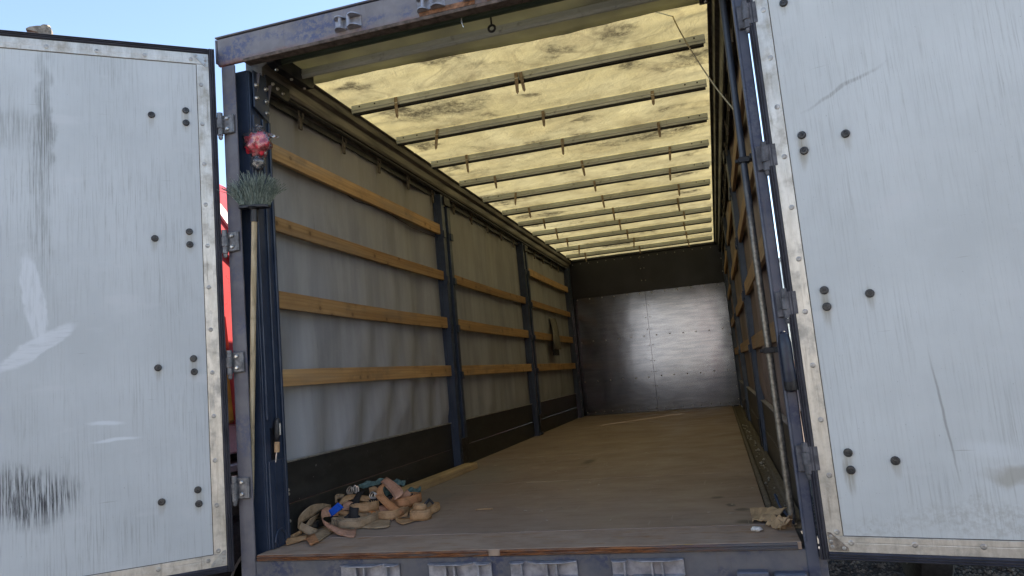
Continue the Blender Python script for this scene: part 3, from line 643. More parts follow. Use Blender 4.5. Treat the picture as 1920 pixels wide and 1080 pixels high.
# doors ---------------------------------------------------------------
DW, DT = 1.262, .034
rivet_me = MB().lathe([(.0105, 0), (.0105, .0015), (.008, .003), (.0045, .0032), (.0045, .002), (.002, .0015)], (0, 0, 0), (0, 1, 0), 12).mesh('rivet', 'rivet_steel', True)
dbolt_me = MB().lathe([(.0165, 0), (.0165, .004), (.0135, .0075), (.0135, .010), (.008, .0105), (.0075, .007), (.0035, .007), (.003, .012), (.0015, .0125)], (0, 0, 0), (0, 1, 0), 12).mesh('bolt', 'door_bolt', True)
def door(left):
    # local frame: +x away from the hinge, inner face looks along -y (left door) / -y (right door)
    if left: loc = (-1.31, -.03, 0); ang = math.atan2(-math.sin(R(39)), -math.cos(R(39)))
    else: loc = (1.31-.034*math.cos(R(14)), -.03+.034*math.sin(R(14)), 0); ang = math.atan2(-math.sin(R(14)), math.cos(R(14)))
    f = 1 if left else -1            # local y direction of the inner face
    z0, z1 = -.062, 2.531
    def B(x0, x1, y0, y1, a, b_):
        ya, yb = sorted((y0*f, y1*f)); return MB().box((x0, ya, a), (x1, yb, b_))
    p = B(.03, DW-.03, -DT, 0, z0+.03, z1-.03).mesh('door', 'door_skin_left' if left else 'door_skin_right')
    d = link('door', p, T, Vector(loc)-T.location, (0, 0, ang))
    d['label'] = 'left rear door swung open, scuffed white inner face' if left else 'right rear door swung wide open, brighter white inner face'
    # rubber seal: three lipped strips per side
    def strip(vertical, a0, a1, at, inward, name, mat, prof):
        m_ = MB()
        if vertical: poly = [(at+inward*u, v*f, a0) for u, v in prof]; ex = (0, 0, a1-a0)
        else: poly = [(a0, v*f, at+inward*u) for u, v in prof]; ex = (a1-a0, 0, 0)
        m_.prism(poly, ex); return m_.obj(name, mat, d, loc=(0, 0, 0), bevel=.0012)
    seal = [(0, -DT-.004), (0, .004), (.005, .012), (.010, .004), (.014, .013), (.019, .005), (.023, .012), (.0295, .003), (.0295, -DT-.004)]
    strip(True, z0, z1, .0, 1, 'rubber_seal', 'rubber', seal); strip(True, z0, z1, DW, -1, 'rubber_seal', 'rubber', seal)
    strip(False, .030, DW-.030, z0, 1, 'rubber_seal', 'rubber', seal); strip(False, .030, DW-.030, z1, -1, 'rubber_seal', 'rubber', seal)
    tr = [(.030, .0005), (.030, .0035), (.062, .0035), (.0635, .0026), (.065, .0035), (.086, .003), (.087, .0005)]
    strip(True, z0+.0875, z1-.0875, .0, 1, 'edge_trim', 'alu_trim', tr); strip(True, z0+.0875, z1-.0875, DW, -1, 'edge_trim', 'alu_trim', tr)
    strip(False, .0305, DW-.0305, z0, 1, 'edge_trim', 'alu_trim', tr); strip(False, .0305, DW-.0305, z1, -1, 'edge_trim', 'alu_trim', tr)
    ln = [(.0865, .0006), (.0865, .0022), (.0895, .0020), (.0895, .0006)]
    strip(True, z0+.0875, z1-.0875, .0, 1, 'sealant_line', 'grime', ln)
    strip(False, .09, DW-.09, z0, 1, 'sealant_line', 'grime', ln); strip(False, .09, DW-.09, z1, -1, 'sealant_line', 'grime', ln)
    # corner plates with rivets
    for (cx, sx) in ((.034, 1), (DW-.034, -1)):
        for (cz, sz) in ((z0+.034, 1), (z1-.034, -1)):
            MB().prism([(cx, .004*f, cz), (cx+sx*.068, .004*f, cz), (cx+sx*.066, .004*f, cz+sz*.012), (cx+sx*.012, .004*f, cz+sz*.066), (cx, .004*f, cz+sz*.068)], (0, .0025*f, 0)).obj('corner_plate', 'galvanised' if left else 'corner_steel', d, loc=(0, 0, 0))
            for (a, b_) in ((.012, .014), (.010, .052), (.052, .010), (.010, .033)):
                o = link('rivet', rivet_me, d, (cx+sx*a, .006*f, cz+sz*b_), (0, 0, 0 if f > 0 else math.pi)); o.scale = (.7,)*3
    rv = (0, 0, 0 if f > 0 else math.pi)
    z = .040
    while z < 2.45:
        for x in (.067, DW-.067): link('rivet', rivet_me, d, (x+random.uniform(-.002, .002), .0033*f, z), rv)
        z += .2085
    x = .112
    while x < DW-.1:
        for zz in (z0+.064, z1-.064): link('rivet', rivet_me, d, (x, .0033*f, zz), rv)
        x += .2085
    for z in (2.16, 1.538, .915, .298):
        for (x, dz) in ((.145, .033), (.145, -.031), (.300, 0)):
            o = link('bolt', dbolt_me, d, (x+random.uniform(-.002, .002), 0, z+dz), rv); o.rotation_euler[1] = random.uniform(0, 3)
    if left:   # cam of the locking bar above the door's top edge
        cm = MB(); cm.tube([(.757, -.052*f, z1-.3), (.757, -.052*f, z1+.035)], .014, 10)
        cm.box((.735, min(-.052*f, -.03*f), 2.2), (.779, max(-.052*f, -.03*f), 2.24))
        pl = [(.722, .010), (.722, .034), (.732, .044), (.755, .046), (.785, .042), (.812, .034), (.826, .024), (.826, .017), (.805, .016), (.785, .013), (.768, .004), (.766, -.004), (.728, -.004)]
        cm.prism([(a, -.075*f, z1+.012+b_) for a, b_ in pl], (0, .042*f, 0))
        cm.lathe([(.022, -.012), (.022, .0), (.018, .0)], (.745, -.054*f, z1+.03), (0, 0, 1), 12)
        cm.lathe([(.020, .0), (.020, .006), (.006, .009)], (.748, -.054*f, z1+.06), (0, 0, 1), 10)
        cm.obj('locking_cam', 'corner_steel', d, loc=(0, 0, 0), smooth=True)
    else:
        cm = MB(); cm.tube([(.72, -.052*f, z0+.02), (.72, -.052*f, z1+.03)], .014, 10); cm.box((.70, min(-.052*f, -.03*f), 1.2), (.74, max(-.052*f, -.03*f), 1.24)); cm.obj('locking_bar', 'keeper_steel', d, loc=(0, 0, 0), smooth=True)
door(True); door(False)

# front wall ------------------------------------------------------------
fw = MB().box((-1.27, LEN+.006, -.02), (1.29, LEN+.06, 2.60)).obj('front_wall', 'bulkhead_matt', T)
for x0, x1 in ((-1.25, -.0015), (.0, 1.27)):
    sub(MB().box((x0, LEN-.004, .003), (x1, LEN+.004, 1.925)), 'wall_panel', 'bulkhead_gloss', fw, bevel=.0015)
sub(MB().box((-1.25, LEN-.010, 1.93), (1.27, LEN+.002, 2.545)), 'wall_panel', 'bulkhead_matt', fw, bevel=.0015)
m_ = MB(); rb = random.Random(5)
def studs(pts, r=.012):
    for x, z in pts: m_.lathe([(r, 0), (r*.8, .006), (r*.3, .009)], (x+rb.uniform(-.006, .006), LEN-.004-(.006 if z > 1.93 else 0), z+rb.uniform(-.006, .006)), (0, -1, 0), 6)
for z in (1.90, 1.20, .55): studs([(x*.205-1.12, z) for x in range(12)])
for z in (.05, 2.50): studs([(x*.14-1.14, z) for x in range(17)], .009)
for x in (-.03, .03): studs([(x, z) for z in (.2, .4, .62, .8, 1.05, 1.3, 1.5, 1.7, 2.1, 2.3, 2.48)], .009)
for x in (-1.22, 1.24): studs([(x, z*.2+.1) for z in range(12)], .010)
st = sub(m_, 'studs', 'stud_pale', fw); st['kind'] = 'stuff'
sub(MB().box((-1.25, LEN-.05, 2.548), (1.27, LEN, 2.575)), 'top_angle', 'black_bracket', fw, bevel=.002)
sub(MB().box((-1.25, LEN-.035, 0.002), (-1.20, LEN-.0105, 2.5)), 'corner_post', 'side_post_paint', fw, bevel=.003)

# side walls --------------------------------------------------------------
BAYS = [(.245, 2.765), (2.985, 5.555), (5.775, 8.40)]
def curtain(side):
    s_ = -1 if side == 'left' else 1
    xb = -1.275 if s_ < 0 else 1.306
    sd = 0 if s_ < 0 else 40
    def fn(u, v):
        y = (.24 if s_ < 0 else .30)+u*(LEN-.31); z = .30+v*2.14
        k = 1.0 if y < 2.9 else .6
        fold = .015*math.sin(y*5.1+nz(y*.7, z*.25, sd)*3.0+.25*z) + .012*nz(y*1.7, z*.35, 3+sd) + .008*nz(y*5.0+z*.5, z*.7, 9+sd)
        lowfold = .030*max(0, 1-z/1.5)*math.sin((y-z*.28)*15+nz(y, z, 4)*2)*(1 if y < 2.6 else .3)
        top = max(0, (v-.80)/.2); h = (y-.35) % .52
        gather = top*.014*math.exp(-((h-.26)/.05)**2)
        prot = fold*k+lowfold*k+gather+.008; prot = min(prot, .005+.20*max(0, z-.40)); prot = max(-.02, prot)
        return (xb - s_*prot, y, z-.018*top*abs(math.sin((y-.35)*math.pi/.52))**.7*(-1)-.02*top)
    c_ = MB().grid(fn, 380, 60).obj('side_curtain', 'curtain_left' if s_ < 0 else 'curtain_right', T, smooth=True, angle=180)
    md = c_.modifiers.new('thickness', 'SOLIDIFY'); md.thickness = .002
    return c_
CL = curtain('left'); CR = curtain('right')

plank_cache = {}
def slat(side, y0, y1, z0, z1, mat, seed):
    s_ = -1 if side == 'left' else 1
    xi = 1.20 if s_ < 0 else 1.258
    L = y1-y0; H = z1-z0; rr = random.Random(seed); m_ = MB(); k = 14
    sag = rr.uniform(-.008, .004); tw = rr.uniform(-.004, .004)
    vs = []
    for i in range(k+1):
        t = i/k; y = (t-.5)*L; dz = sag*math.sin(math.pi*t)+nz(t*4, seed*1.7)*.0025; dx = (.006*math.sin(math.pi*t)+nz(t*3, seed*2.3)*.002)*(1 if s_ < 0 else .15)
        for (a, b_) in ((0, 0), (.025, 0), (.025, 1), (0, 1)):
            vs.append((s_*(a+dx)-s_*0, y, -H/2+b_*H+dz+tw*(t-.5)))
    fs = [(0, 1, 2, 3), (4*k, 4*k+3, 4*k+2, 4*k+1)]
    for i in range(k):
        for j in range(4): fs.append((4*i+j, 4*i+(j+1) % 4, 4*i+4+(j+1) % 4, 4*i+4+j))
    m_.add(vs, fs)
    return link('slat', m_.mesh('slat', mat, bevel=.002), T, Vector((s_*xi, (y0+y1)/2, (z0+z1)/2))-T.location)
ROWS = [(.782, .872), (1.195, 1.288), (1.615, 1.695), (2.018, 2.108)]
sd = 1
for b_, (y0, y1) in enumerate(BAYS):
    for r_, (z0, z1) in enumerate(ROWS):
        sd += 1
        if not (b_ == 1 and r_ == 3):
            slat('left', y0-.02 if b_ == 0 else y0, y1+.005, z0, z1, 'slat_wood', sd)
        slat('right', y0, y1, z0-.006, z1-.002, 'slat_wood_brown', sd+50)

def side_post(side, y):
    s_ = -1 if side == 'left' else 1
    X = (lambda a: s_*a)
    off = 0 if s_ < 0 else .072
    m_ = MB()
    def bx(xa, xb_, y0, y1, z0, z1):
        a, b_ = sorted((X(xa+off), X(xb_+off))); m_.box((a, y0, z0), (b_, y1, z1))
    bx(1.222, 1.262, y-.105, y+.105, .0, 2.41)
    p = m_.obj('side_post', 'side_post_paint', T, bevel=.003)
    def part(name, mat, *b_, bev=.003):
        xa, xb_, y0, y1, z0, z1 = b_; a, c_ = sorted((X(xa+off), X(xb_+off)))
        return sub(MB().box((a, y0, z0), (c_, y1, z1)), name, mat, p, bevel=bev)
    part('outer_rail', 'side_post_paint', 1.176, 1.2225, y-.105, y-.050, .001, 2.38)
    part('outer_rail', 'side_post_paint', 1.176, 1.2225, y+.040, y+.105, .001, 2.30)
    part('inner_channel', 'black_bracket', 1.205, 1.221, y-.048, y+.038, .02, 2.36)
    part('latch_bar', 'side_post_paint', 1.190, 1.2045, y-.016, y+.010, .02, 2.28)
    for z0, z1 in ROWS:
        part('slat_hook', 'navy_paint', 1.164, 1.1755, y-.113, y-.060, z0-.03, z0+.035)
        part('slat_hook', 'navy_paint', 1.164, 1.1755, y+.060, y+.118, z0-.03, z0+.035)
    part('roller_head', 'dark_iron', 1.158, 1.1755, y-.06, y+.08, 2.29, 2.37)
    part('foot_plate', 'dark_iron', 1.160, 1.1755, y-.085, y+.085, .04, .25)
    return p
for y in (2.87, 5.66): side_post('left', y); side_post('right', y)
for s_, off in ((-1, 0), (1, .072)):
    m_ = MB(); a, b_ = sorted((s_*(1.19+off), s_*(1.26+off))); m_.box((a, 8.42, 0), (b_, LEN-.04, 2.44)); p = m_.obj('front_corner_post', 'side_post_paint', T, bevel=.004)
    a, b_ = sorted((s_*(1.176+off), s_*(1.1895+off)))
    for y0 in (8.43, 8.56): sub(MB().box((a, y0, .001), (b_, y0+.05, 2.42)), 'outer_rail', 'side_post_paint', p, bevel=.003)
    mm = MB()
    for k in range(16): mm.lathe([(.010, 0), (.008, .006), (.003, .008)], (s_*(1.188+off), 8.52, .12+k*.15), (-s_, 0, 0), 6)
    o = sub(mm, 'studs', 'bolt_steel', p); o['kind'] = 'stuff'

# low side boards (two planks per bay)
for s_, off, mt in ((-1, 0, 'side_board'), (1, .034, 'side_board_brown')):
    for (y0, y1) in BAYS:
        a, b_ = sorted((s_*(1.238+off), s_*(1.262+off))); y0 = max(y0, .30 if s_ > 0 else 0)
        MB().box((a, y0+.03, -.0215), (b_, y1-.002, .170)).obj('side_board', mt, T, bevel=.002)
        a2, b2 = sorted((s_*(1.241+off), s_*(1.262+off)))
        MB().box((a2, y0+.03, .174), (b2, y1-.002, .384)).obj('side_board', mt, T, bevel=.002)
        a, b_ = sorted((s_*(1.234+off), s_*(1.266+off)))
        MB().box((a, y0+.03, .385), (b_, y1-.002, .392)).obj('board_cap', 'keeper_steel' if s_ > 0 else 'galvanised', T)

# top rails (cantrails) and roller tracks
for s_, off in ((-1, 0), (1, .03)):
    X = lambda a: s_*(a+off)
    prof = [(1.262, 2.395), (1.235, 2.392), (1.228, 2.43), (1.196, 2.438), (1.190, 2.455), (1.186, 2.505), (1.160, 2.520), (1.150, 2.560), (1.128, 2.562), (1.128, 2.570), (1.29, 2.575), (1.29, 2.395)]
    cr = MB().prism([(X(a), .20, b_) for a, b_ in prof], (0, LEN-.25, 0)).obj('top_rail', 'cantrail' if s_ < 0 else 'black_bracket', T, bevel=.002)
    sub(MB().tube([(X(1.205), .24, 2.412), (X(1.205), LEN-.06, 2.412)], .014, 8), 'roller_track', 'black_bracket', cr, smooth=True)
    sub(MB().prism([(X(1.232), .24, 2.392), (X(1.232), .24, 2.355), (X(1.240), .24, 2.355), (X(1.240), .24, 2.392)], (0, LEN-.30, 0)), 'track_skirt', 'black_bracket', cr)
# curtain rollers
for s_, off, cu in ((-1, 0, CL), (1, .03, CR)):
    hk = MB(); x = s_*(1.214+off)
    hk.tube([(x, -.022, 0), (x, -.024, -.03), (x, -.012, -.045), (x, .012, -.047), (x, .024, -.034), (x, .022, -.008)], .0045, 6)
    hk.box((min(x, x+s_*.012), -.014, -.115), (max(x, x+s_*.012), .014, -.04))
    me = hk.mesh('roller_hook', 'grime')
    y = .61
    while y < LEN-.4:
        link('roller_hook', me, cu, (0, y, 2.405)); y += .52

# torn welt along the first bay of the left curtain
pts = [onX(px, py, -1.245) for px, py in ((652, 366), (668, 377), (690, 384), (715, 392), (745, 410), (775, 428), (800, 438), (822, 446))]
pts = spline(pts, 40)
m_ = MB().tube([p+Vector((.004*nz(i*.7, 1), 0, .006*nz(i*.5, 2))) for i, p in enumerate(pts)], [.0025+.002*abs(nz(i*.6, 5)) for i in range(40)], 6)
sub(m_, 'torn_welt', 'grime', CL)
# grey strap hanging from the left curtain over a slat in the last bay
A = [(1029, 597, -1.252), (1033, 606, -1.235), (1036, 618, -1.20), (1037, 632, -1.168), (1039, 648, -1.170), (1040, 655, -1.185)]
B = [(1041, 597, -1.252), (1044, 606, -1.235), (1047, 620, -1.20), (1049, 634, -1.168), (1051, 648, -1.170), (1052, 655, -1.185)]
a_ = spline([onX(*p) for p in A], 20); b_ = spline([onX(*p) for p in B], 20)
m_ = MB(); m_.grid(lambda u, v: a_[min(19, round(u*19))].lerp(b_[min(19, round(u*19))], v), 19, 3)
o = sub(m_, 'hanging_strap', 'strap_grey', CL, smooth=True); md = o.modifiers.new('t', 'SOLIDIFY'); md.thickness = .004
q = onX(1043, 657, -1.19); MB().box((q.x-.03, q.y-.12, q.z-.07), (q.x+.012, q.y+.14, q.z+.015)).obj('strap_buckle', 'strap_black', CL, loc=(0, 0, 0), bevel=.004)

# roof -------------------------------------------------------------------
BOW_Y = [1.075, 1.765, 2.45, 3.14, 3.84, 4.53, 5.215, 5.915, 6.63, 7.35, 8.08]
def roof_z(x, y):
    ns = min(abs(y-b_) for b_ in BOW_Y+[.25, .47, LEN])
    e = min(1, ns/.33)
    sag = -.004-.018*math.sin(e*math.pi/2)*(1-abs(x)/1.5)
    wr = .016*nz(x*2.2, y*3.1, 1)*e + .010*nz(x*6+y*3, y*5, 2)*e + .005*nz(x*3+y*9, y*12, 6)*e
    ed = max(0, (abs(x)-.8)/.33); wr += ed*e*.016*math.sin(y*38+nz(y*4, x*2)*4)
    return 2.592+sag+wr
RF = MB().grid(lambda u, v: (-1.22+2.46*u, .05+(LEN-.0)*v, roof_z(-1.22+2.46*u, .05+(LEN-.0)*v)), 116, 424).obj('roof_sheet', 'roof_tarp', T, smooth=True, angle=180)
o = sub(MB().grid(lambda u, v: (-1.13+2.265*u, .14+(.53+.05*nz(u*2.6, 2)+.012*nz(u*14, 5)+.05*(u-.5))*v, 2.5685+.003*v), 60, 8), 'doubled_hem', 'tarp_flap', RF, smooth=True)
md = o.modifiers.new('t', 'SOLIDIFY'); md.thickness = .003

bow_prof = [(0, 0), (0, .014), (-.004, .017), (-.004, .024), (0, .027), (0, .052), (.040, .052), (.040, .049), (.003, .049), (.003, .003), (.012, .003), (.012, 0)]
bow_me = MB().prism([(-1.118, a, b_) for a, b_ in bow_prof], (2.258, 0, 0)).mesh('roof_bow', 'bow_metal')
green_me = MB().prism([(-1.09, a, b_) for a, b_ in bow_prof], (2.20, 0, 0)).mesh('roof_bow', 'bow_green')
tab_me = MB().grid(lambda u, v: (-.011+.022*v, -.005-.010*math.sin(u*2.2), .055-.155*u), 8, 1)
tab_me = MB().prism([(-.011, -.006, .050), (.011, -.006, .050), (.011, -.012, -.02), (.009, -.010, -.085), (.0, -.010, -.10), (-.009, -.010, -.085), (-.011, -.012, -.02)], (0, .003, 0)).mesh('hanging_tab', 'strap_tab')
slot_shade_me = MB().box((-1.11, .004, -.011), (1.13, .034, -.001)).mesh('lower_slot', 'black_bracket')  # black strip put in for the shade inside the bow's open underside
rt = random.Random(11)
for i, y in enumerate(BOW_Y):
    bo = link('roof_bow', bow_me, T, Vector((0, y, 2.528))-T.location)
    link('lower_slot', slot_shade_me, bo, (0, 0, 0))
    xs = {0: (-.795, .012, .045), 1: (-.79, .017, .782)}.get(i, (-.785+rt.uniform(-.02, .02), .02+rt.uniform(-.02, .03), .79+rt.uniform(-.02, .03)))
    for x in xs:
        t_ = link('hanging_tab', tab_me, bo, (x, -.004, 0), (rt.uniform(-.08, .25), rt.uniform(-.12, .12), 0)); t_.scale = (1, 1, rt.uniform(.7, 1.1))
        MB().box((-.013, -.012, .006), (.013, -.002, .012)).obj('tab_clip', 'bolt_steel', bo, loc=(x, 0, 0)) if i < 4 else None
    for x in (-1.06, -.95, 1.0, 1.08):
        if i < 6: MB().lathe([(.006, 0), (.004, .004)], (x, -.0005, .038), (0, -1, 0), 6).obj('rivet', 'dark_iron', bo, loc=(0, 0, 0))
for y, me in ((.225, green_me), (.43, bow_me)):
    link('roof_bow', me, T, Vector((0, y, 2.512))-T.location)
# black carriage plates that carry the first bows
for s_, off in ((-1, 0), (1, .03)):
    a, b_ = sorted((s_*(1.085+off), s_*(1.135+off)))
    cp = MB().prism([(a, .16, 2.50), (a, .16, 2.575), (a, .56, 2.575), (a, .56, 2.50), (a, .52, 2.486), (a, .20, 2.486)], (b_-a, 0, 0)).obj('roof_carriage', 'black_bracket', T, bevel=.003)
    for (x, y) in ((1.11, .22), (1.11, .36), (1.115, .50)): sub(MB().lathe([(.010, 0), (.008, -.008), (.003, -.01)], (s_*(x+off), y, 2.485), (0, 0, 1), 8), 'bolt', 'bolt_steel', cp)
# customs cord hanging from the roof at the right
pc = [onY(1250, -20, .78), onY(1262, 32, .76), onY(1298, 98, .64), onY(1338, 158, .50), onY(1372, 201, .37), onY(1384, 217, .325)]
MB().tube(spline(pc, 40), .0035, 6).obj('customs_cord', 'cord', T, smooth=True)
# curtain tensioning pole on the right with clamps
cp = MB().tube([(1.214, .30, .0), (1.208, .30, 1.2), (1.210, .30, 2.42)], .0155, 14).obj('curtain_pole', 'worn_tube', T, smooth=True)
for z in (.74, 1.60):
    c_ = MB().box((1.187, .278, z-.013), (1.235, .322, z+.013)); c_.box((1.233, .235, z-.012), (1.252, .30, z+.012)); c_.box((1.172, .29, z-.008), (1.188, .31, z+.008))
    sub(c_, 'pole_clamp', 'black_plastic', cp, bevel=.003)
sub(MB().tube([(1.165, .45, .10), (1.175, .40, .06), (1.215, .26, .012)], .006, 6), 'foot_stay', 'navy_paint', cp)

# chassis and running gear underneath
MB().box((-.55, .1, -.42), (-.42, LEN-.2, -.145)).obj('chassis_rail', 'chassis', T); MB().box((.42, .1, -.42), (.55, LEN-.2, -.145)).obj('chassis_rail', 'chassis', T)
def wheel_mesh(r, wd):
    t = MB(); pr = [(r*.56, -wd/2), (r*.90, -wd/2), (r*.985, -wd*.40), (r, -wd*.2), (r, wd*.2), (r*.985, wd*.40), (r*.90, wd/2), (r*.56, wd/2)]
    t.lathe(pr, (0, 0, 0), (1, 0, 0), 40); ty = t.mesh('tyre', 'tyre_rubber', True)
    k = MB(); k.lathe([(r*.57, -wd*.5), (r*.60, -wd*.53), (r*.53, -wd*.50), (r*.50, -wd*.30), (r*.30, -wd*.15), (r*.22, -wd*.40), (r*.08, -wd*.44)], (0, 0, 0), (1, 0, 0), 32)
    k.lathe([(r*.57, wd*.5), (r*.60, wd*.53), (r*.53, wd*.50), (r*.50, wd*.30), (r*.30, wd*.15), (r*.22, wd*.40), (r*.08, wd*.44)], (0, 0, 0), (1, 0, 0), 32)
    return ty, k.mesh('rim', 'truck_grey', True)
TY, RM = wheel_mesh(.50, .30)
def wheel(parent, p, ty=TY, rm=RM):
    o = link('wheel', ty, parent, Vector(p)-parent.location); link('rim', rm, o, (0, 0, 0)); return o
for y in (2.6, 4.0):
    for x in (-1.10, 1.10): wheel(T, (x, y, GZ+.50))
    MB().tube([(-1.0, y, GZ+.50), (1.0, y, GZ+.50)], .06, 10).obj('axle', 'chassis', T)
    for x in (-.485, .485): MB().box((x-.05, y-.08, GZ+.5), (x+.05, y+.08, -.40)).obj('spring_hanger', 'chassis', T)
for x in (-.7, .7): MB().box((x-.06, 7.0, GZ), (x+.06, 7.12, -.13)).obj('landing_leg', 'chassis', T)

# ------------------------------------------------------------------ neighbouring vehicles
# red truck on the left
RT = thing('red_truck', (-3.6, 3.2, GZ), 'red truck with yellow side box, glimpsed between the left door and the trailer', 'truck')
XR = -2.42
def slab(name, mat, poly, parent=RT, th=2.3, x=XR, **k):   # polygon in (y, z) extruded away from us
    return MB().prism([(x, a, b_) for a, b_ in poly], (-th, 0, 0)).obj(name, mat, parent, **k)
bd = slab('body', 'truck_red', [(.6, .56), (6.4, .56), (6.4, 2.05), (3.4, 2.10), (1.6, 2.34), (.6, 2.46)], bevel=.02)
MB().prism([(XR+.02, .6, 2.33), (XR+.02, 1.36, 2.22), (XR+.02, 1.75, 1.96), (XR+.02, 1.75, 1.84), (XR+.02, 1.36, 2.14), (XR+.02, .6, 2.26)], (-.022, 0, 0)).obj('stripe', 'truck_white', bd, loc=(0, 0, 0))
MB().prism([(XR+.03, 1.25, 2.06), (XR+.03, 1.62, 1.80), (XR+.03, 1.62, 1.72), (XR+.03, 1.25, 1.92)], (-.032, 0, 0)).obj('recess_panel', 'truck_red_dark', bd, loc=(0, 0, 0))
MB().prism([(XR+.06, 1.36, 1.34), (XR+.06, 1.60, 1.02), (XR+.06, 2.6, 1.02), (XR+.06, 2.6, .60), (XR+.06, 1.44, .60)], (-.06, 0, 0)).obj('side_fairing', 'truck_red', bd, loc=(0, 0, 0))
slab('side_box', 'truck_yellow', [(.9, .58), (1.47, .58), (1.47, 1.14), (.9, 1.14)], th=.5, x=XR+.035, bevel=.02)
slab('lower_panel', 'truck_pink', [(.9, .36), (6.2, .36), (6.2, .57), (.9, .57)], th=2.2, x=XR+.01, bevel=.01)
slab('side_step', 'truck_grey', [(.8, .24), (2.4, .24), (2.4, .29), (.8, .29)], th=.35, x=XR+.06, bevel=.006)
slab('chassis_frame', 'chassis', [(.6, -.15), (6.2, -.15), (6.2, .355), (.6, .355)], th=1.6, x=XR-.3)
slab('cab', 'truck_red', [(6.5, -.1), (8.5, -.1), (8.6, .6), (8.4, 1.9), (6.5, 1.95)], th=2.3, bevel=.04)
for y in (1.72, 3.1, 7.5):
    for x in (XR-.22, XR-2.0): wheel(RT, (x, y, GZ+.54), *(TY2 := wheel_mesh(.54, .32)))
# white box truck on the right
WT = thing('white_box_truck', (3.4, 7, GZ), 'white box truck seen as a bright sliver past the right post', 'truck')
XW = 2.22
MB().box((XW, 2.5, .46), (XW+2.4, 11.6, 2.36)).obj('cargo_box', 'truck_white', WT, bevel=.02)
MB().box((XW-.012, 3.0, .47), (XW-.002, 11.6, .53)).obj('marker_strip', 'lamp_red', WT)
MB().box((XW-.012, 3.0, 2.28), (XW-.002, 11.6, 2.345)).obj('marker_strip', 'truck_grey', WT)
for y in (3.4, 6.2, 9.5): MB().box((XW-.02, y, .50), (XW-.012, y+.25, .60)).obj('marker_lamp', 'lamp_red', WT)
MB().box((XW+.5, 2.7, -.30), (XW+1.9, 13.6, .455)).obj('chassis_frame', 'chassis', WT)
MB().prism([(XW+.1, 11.9, -.4), (XW+.1, 14.0, -.4), (XW+.1, 14.0, .5), (XW+.1, 13.6, 1.4), (XW+.1, 11.9, 1.45)], (2.1, 0, 0)).obj('cab', 'truck_white', WT, bevel=.04)
TY3 = wheel_mesh(.45, .26)
for y in (3.55, 12.9):
    for x in (XW+.16, XW+2.2): wheel(WT, (x, y, GZ+.45), *TY3)

# building added unseen behind the camera: brightens the front wall reflection, adds fill
n = N('warehouse_cladding'); f_ = n.wave(n.co((1, 1, 1)), 3.2, 0, 0, 1, 'X'); n.set(n.mix(n.ramp(n.noise(n.co(), .6, 5), .3, .7), (.66, .63, .57), (.76, .73, .68)), .6, 0, .4); n.bump(f_, .4, .02); MAT['warehouse_cladding'] = n.m
WH = thing('warehouse', (2, -22, GZ), 'pale clad warehouse across the yard, mirrored in the trailer front wall', 'building')
MB().box((-20, -32, GZ), (26, -17, 4.6)).obj('wall', 'warehouse_cladding', WH)
MB().box((-20, -16.995, GZ), (26, -16.6, .45)).obj('loading_dock', 'chassis', WH, bevel=.02)  # dark base of the added building, dims the lower part of the reflection
MB().box((-20.3, -32.3, 4.6), (26.3, -16.7, 4.95)).obj('roof', 'truck_grey', WH)
for k in range(7):
    x = -17+6.1*k
    d_ = MB().box((x, -17, .46), (x+3.2, -16.93, 3.6)).obj('loading_door', 'truck_white' if k != 3 else 'truck_red', WH, bevel=.01)
    for j in range(4): MB().box((x, -16.93, .9+.7*j), (x+3.2, -16.90, .94+.7*j)).obj('door_rail', 'truck_grey', d_, loc=(0, 0, 0))
# ------------------------------------------------------------------ loose things in the trailer
# broom stuck behind the left post, bristles up
top = Vector((-1.126, -.015, 1.628)); bot = Vector((-1.268, .056, .22))
BR = thing('broom', bot, 'upturned broom with frayed dark green bristles, stuck against the left post', 'broom')
MB().tube([bot.lerp(top, k/8)+Vector((.003*nz(k*.7, 1), 0, 0)) for k in range(9)], .0135, 12).obj('handle', 'broom_handle', BR, smooth=True)
ax = (top-bot).normalized()
hd = MB().tube([top-ax*.03, top+ax*.035], [.019, .017], 12); hd.tube([top+ax*.03, top+ax*.045], [.02, .035], 12); hd.obj('socket', 'black_plastic', BR, smooth=True)
cx = top+Vector((.003, 0, .05))
pl = []
for k in range(16):
    a = 2*math.pi*k/16; pl.append(cx+Vector((math.copysign(abs(math.cos(a))**.5, math.cos(a))*.088, math.copysign(abs(math.sin(a))**.7, math.sin(a))*.026, -.012-.10*math.cos(a)*.10)))
MB().prism(pl, (0, 0, .014)).obj('head', 'black_plastic', BR, bevel=.002)
rb = random.Random(21); m_ = MB()
for i in range(360):
    u = rb.uniform(-1, 1); v = rb.uniform(-1, 1)
    p0 = cx+Vector((u*.078, v*.020, .004-.010*u)); ang = u*.74-.05+rb.gauss(0, .10); L = rb.uniform(.115, .175)*(1.05-.25*abs(u)); fl_ = rb.gauss(0, .16)+v*.25
    if rb.random() < .03: ang += rb.uniform(-.3, .5)
    d0 = Vector((math.sin(ang*.75), fl_*.5, math.cos(ang*.75))); d1 = Vector((math.sin(ang*1.35), fl_, math.cos(ang*1.35)))
    p1 = p0+d0*L*.55; p2 = p1+d1*L*.45
    m_.tube([p0, p1, p2], [.0021, .0019, .0012], 3)
m_.obj('bristles', 'bristle', BR)['kind'] = 'stuff'

